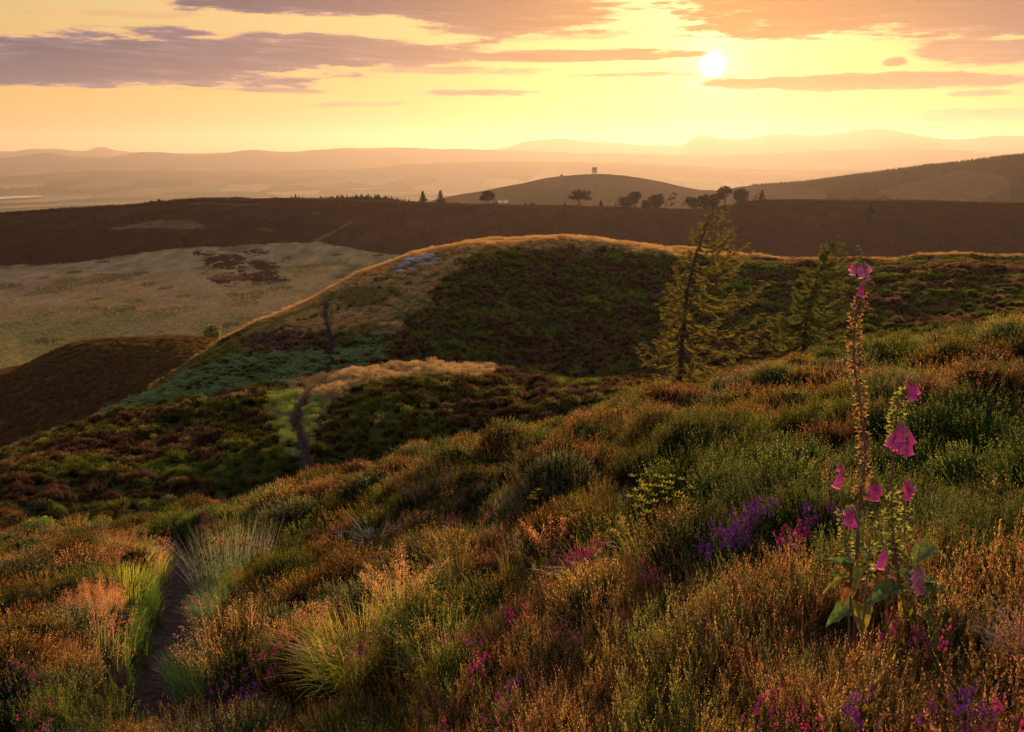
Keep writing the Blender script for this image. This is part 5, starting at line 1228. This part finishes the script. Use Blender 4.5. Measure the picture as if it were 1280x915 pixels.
def bells(rt, base, lst):
    """lst: (px, py of the mouth centre, scale, kind, dx lean)"""
    for (px, py, s_, kind, lean, rr) in lst:
        m = np.array(at(px, py, rr)) - np.array(rt.location); d = np.array([lean, ru(-.35, .35), -1.0]); d /= np.linalg.norm(d)
        me = random.choice(BELLS[kind]); L = {'a': .056, 'v': .05, 's': .036}[kind] * s_; top = m - d * L
        f = part(rt, 'flower', me, top, d, s_, math.pi / 2); c = link('calyx', CAL, f); c.location = (0, 0, .003)
        # pedicel back to the stem
        j = np.argmin(np.linalg.norm(base - top, axis=1)); mb = MB(); q = base[j]; mb.tube([q, (q + top) / 2 + [0, 0, .008], top + [0, 0, .002]], [.0016, .0014, .0014], 5, .5); mb.build('flower_stalk', M_PODG, rt)
def buds(rt, C, t0, t1, n, w):
    mb = MB()
    for i in range(n):
        t = (i + .5) / n; p = np.array([np.interp(t0 + (t1 - t0) * t, np.linspace(0, 1, 40), C[:, k]) for k in range(3)]); a = i * 2.4; d = np.array([math.cos(a), math.sin(a), -.3])
        q = w * (1 - .75 * t); e = p + d * q; tb = np.linspace(0, 1, 4); mb.tube(p + (e - p) * tb[:, None], np.array([.0012, .0042, .0042, .001]) * (1.2 - .7 * t), 5, .6)
        for k in range(2): mb.add([p, p + d * q * .9 + [0, 0, .004], p + d * q * 1.5 + [ru(-.006, .006), ru(-.006, .006), .006]], [(0, 1, 2)], tip=.8)
    mb.build('buds', M_PODG, rt)
def leaf(rt, p0, az_, L, W, rise, droop, mat, tw=0.0, name='leaf'):
    mb = MB(); L *= .74; W *= .88; n = 12; t = np.linspace(0, 1, n); d = np.array([math.cos(az_), math.sin(az_), 0]); s_ = np.array([-math.sin(az_), math.cos(az_), 0])
    w = W * np.sin(np.clip(t * 1.0, 0, 1) ** .75 * math.pi) ** .8 * (1 - .15 * t) + .004; P = np.asarray(p0, float) + d * (L * t)[:, None] + np.array([0, 0, 1.]) * (L * (rise * t - droop * t ** 2))[:, None]
    cols = []; 
    for q in (-1, -.5, 0, .5, 1):
        wav = .10 * np.sin(t * 19 + q * 3) * w * abs(q); cols.append(P + (s_ * math.cos(tw) + np.array([0, 0, math.sin(tw)])) * (w * q)[:, None] * .5 + np.array([0, 0, 1.]) * (abs(q) * w * .16 + wav - (.006 if q == 0 else 0))[:, None])
    V = np.stack(cols, 1).reshape(-1, 3); Q = [(i * 5 + j, i * 5 + j + 1, (i + 1) * 5 + j + 1, (i + 1) * 5 + j) for i in range(n - 1) for j in range(4)]
    mb.add(V, (), Q, np.tile([.9, .6, .1, .6, .9], n)); o = mb.build(name, mat, rt, True); return o
random.seed(21)
RF = 2.95
rt, C = fox(RF, [(1074, 775), (1071, 690), (1075, 625), (1081, 575), (1076, 510), (1067, 440), (1069, 395), (1082, 352), (1078, 330), (1073, 306)], .0075, .0018, M_FST, 'tallest foxglove, mostly dry seed pods with few pink bells at the top')
pods(rt, C, .42, .895, 72, PODS, .6, 1.15, .012); buds(rt, C, .90, 1.0, 26, .026)
bells(rt, C, [(1066, 343, .8, 'v', -.25, RF - .02), (1077, 346, .85, 'v', .2, RF - .03), (1084, 350, .9, 'v', .5, RF), (1088, 339, .75, 'v', .9, RF + .01), (1075, 368, .75, 'a', -.1, RF - .03), (1063, 337, .7, 's', -.6, RF)])
wi = MB()
for k in range(12):
    q = C[int(34 + k * .25)]; d = np.array([ru(.3, 1), ru(-.3, .3), 0]); wi.tube([q, q + d * .018 + [0, 0, .004], q + d * .03 + [0, 0, -.012], q + d * .034 + [0, 0, -.032]], [.0012, .001, .0012, .0004], 4, .8)
wi.build('withered_flowers', M_POD, rt)
b0 = np.array([0, 0, 0.06])
for (a, L, W, ri, dr, m_, z) in [(3.0, .17, .07, .7, 1.1, M_FLY, .12), (2.4, .15, .06, .9, .9, M_FLF, .16), (3.7, .14, .06, .6, 1.3, M_FLB, .14), (5.0, .16, .065, .8, 1.2, M_FLB, .17), (4.4, .17, .075, .4, .9, M_FLY, .05), (3.3, .16, .08, .3, .8, M_FLF, .03), (.6, .16, .06, .9, 1.2, M_FLF, .2), (5.6, .14, .06, .9, 1.1, M_FLY, .18), (2.8, .12, .05, .3, 1.9, M_FLB, .2), (4.0, .12, .05, .5, 1.6, M_FLY, .2)]:
    leaf(rt, (0, 0, z + .15), a, L, W, ri, dr, m_, ru(-.4, .4))
random.seed(22); RF2 = 2.9
rt, C = fox(RF2, [(1134, 766), (1122, 715), (1116, 670), (1114, 620), (1116, 570), (1118, 530), (1124, 505), (1132, 485), (1139, 474)], .0062, .0016, M_FST, 'second foxglove, stout with a large hanging cluster of deep pink bells')
pods(rt, C, .33, .60, 38, PODG, .9, 1.3, .010); pods(rt, C, .76, .96, 34, PODG, .8, 1.25, .009)
bells(rt, C, [(1113, 556, 1.15, 'a', -.45, RF2 - .04), (1120, 563, 1.25, 'a', -.15, RF2 - .05), (1128, 568, 1.25, 'a', .05, RF2 - .05), (1136, 566, 1.2, 'a', .3, RF2 - .04), (1141, 556, 1.15, 'a', .55, RF2 - .02), (1126, 552, 1.2, 'a', .1, RF2 - .07), (1117, 546, 1.0, 'a', -.3, RF2),
               (1141, 497, 1.15, 'a', .15, RF2 - .03), (1147, 494, 1.1, 'a', .5, RF2), (1137, 490, 1.0, 'a', -.1, RF2 + .01)])
buds(rt, C, .60, .70, 8, .02); buds(rt, C, .93, 1.0, 12, .013)
for (a, L, W, ri, dr, m_, z) in [(.15, .19, .075, .75, 1.0, M_FLF, .04), (.5, .22, .07, 1.0, 1.1, M_FLF, .12), (3.5, .24, .085, .55, .7, M_FLF, .03), (4.9, .16, .07, .5, 1.0, M_FLF, .02), (5.7, .17, .075, .6, 1.0, M_FLF, .04), (2.6, .2, .07, .7, .8, M_FLF, .06), (2.9, .14, .05, 1.0, .6, M_FLF, .13), (4.2, .16, .07, .3, .8, M_FLY, .02), (1.2, .18, .06, .8, 1.0, M_FLF, .05)]:
    leaf(rt, (0, 0, z + .15), a, L, W, ri, dr, m_, ru(-.4, .4))
random.seed(23)
rt, C = fox(RF - .02, [(1066, 772), (1063, 710), (1055, 665), (1052, 630), (1050, 600), (1053, 582), (1048, 577)], .005, .0013, M_FSTG, 'short foxglove left of the tall stem with two drooping bells')
pods(rt, C, .55, .8, 14, PODG, .8, 1.1, .008); bells(rt, C, [(1045, 610, 1.1, 'a', -.4, RF - .05), (1048, 588, .8, 's', -.2, RF - .03), (1055, 590, .8, 's', .4, RF - .03)]); buds(rt, C, .9, 1, 8, .012)
for (a, L, W, ri, dr, m_, z) in [(2.9, .13, .05, 1.2, .6, M_FLF, .16), (3.4, .14, .05, 1.0, .6, M_FLF, .14), (2.2, .1, .04, 1.0, .6, M_FLF, .17)]: leaf(rt, (0, 0, z + .15), a, L, W, ri, dr, m_, ru(-.3, .3))
random.seed(24)
rt, C = fox(RF - .10, [(1080, 770), (1084, 715), (1086, 690), (1078, 660), (1064, 640), (1056, 640)], .0042, .0012, M_FSTG, 'bowed foxglove stem with crimson bells hanging at the front left')
bells(rt, C, [(1060, 653, 1.1, 'a', -.1, RF - .14), (1066, 657, 1.15, 'a', .3, RF - .13), (1057, 643, .8, 's', -.3, RF - .12)]); pods(rt, C, .55, .8, 9, PODG, .9, 1.2, .010)
random.seed(25)
rt, C = fox(RF + .05, [(1112, 768), (1106, 700), (1098, 650), (1090, 612), (1092, 598)], .0042, .0012, M_FSTG, 'slim foxglove between the two tall stems with one pair of bells')
bells(rt, C, [(1088, 622, 1.15, 'a', -.2, RF), (1095, 627, 1.25, 'a', .05, RF), (1099, 616, 1.1, 'a', .5, RF + .02)]); pods(rt, C, .5, .85, 11, PODG, .9, 1.2, .010); buds(rt, C, .93, 1, 6, .012)
random.seed(26)
rt, C = fox(RF2 + .06, [(1140, 768), (1134, 700), (1130, 650), (1132, 610), (1138, 592)], .0042, .0012, M_FSTG, 'foxglove behind the stout one with faded pink bells on its right')
bells(rt, C, [(1134, 622, 1.1, 'a', -.1, RF2 + .03), (1140, 615, 1.1, 'a', .5, RF2 + .03), (1130, 612, .9, 's', -.3, RF2 + .02)]); pods(rt, C, .6, .95, 14, PODG, .9, 1.3, .010)
random.seed(27)
rt, C = fox(RF2 - .05, [(1142, 770), (1144, 735), (1147, 705), (1149, 690), (1150, 684)], .0045, .0015, M_FSTG, 'small low foxglove at the right foot of the group with violet bells')
bells(rt, C, [(1144, 735, 1.05, 'v', -.3, RF2 - .09), (1149, 740, 1.1, 'v', .1, RF2 - .09), (1154, 722, .95, 'v', .5, RF2 - .07), (1142, 725, .9, 'v', -.4, RF2 - .06)]); buds(rt, C, .7, 1, 12, .016)
leaf(rt, (0, 0, .16), .3, .17, .07, .8, .8, M_FLF); leaf(rt, (0, 0, .15), 5.9, .15, .06, .5, .8, M_FLF)
random.seed(28)
rt, C = fox(RF2 - .08, [(1116, 772), (1108, 730), (1103, 700), (1104, 690)], .004, .0015, M_FSTG, 'lowest foxglove shoot with one bell hanging among the leaves')
bells(rt, C, [(1101, 708, 1.1, 'a', -.3, RF2 - .12), (1116, 722, .7, 's', .3, RF2 - .10)]); buds(rt, C, .7, 1, 8, .016)
# red dock-like stalk near the right edge
random.seed(5); c = put(1266, 912, 1.5, 24); mb = MB(); t = np.linspace(0, 1, 8); mb.tube(np.stack([-.01 * t * 3, 0 * t, .42 * t], 1), .0025 * (1 - .5 * t), 5)
o = mb.build('grass_stalk', solid_mat('red_stalk', (.30, .08, .06), .6, .3)); o.location = c; tag(o, 'single thin red stalk standing at the right bottom corner', 'stalk')
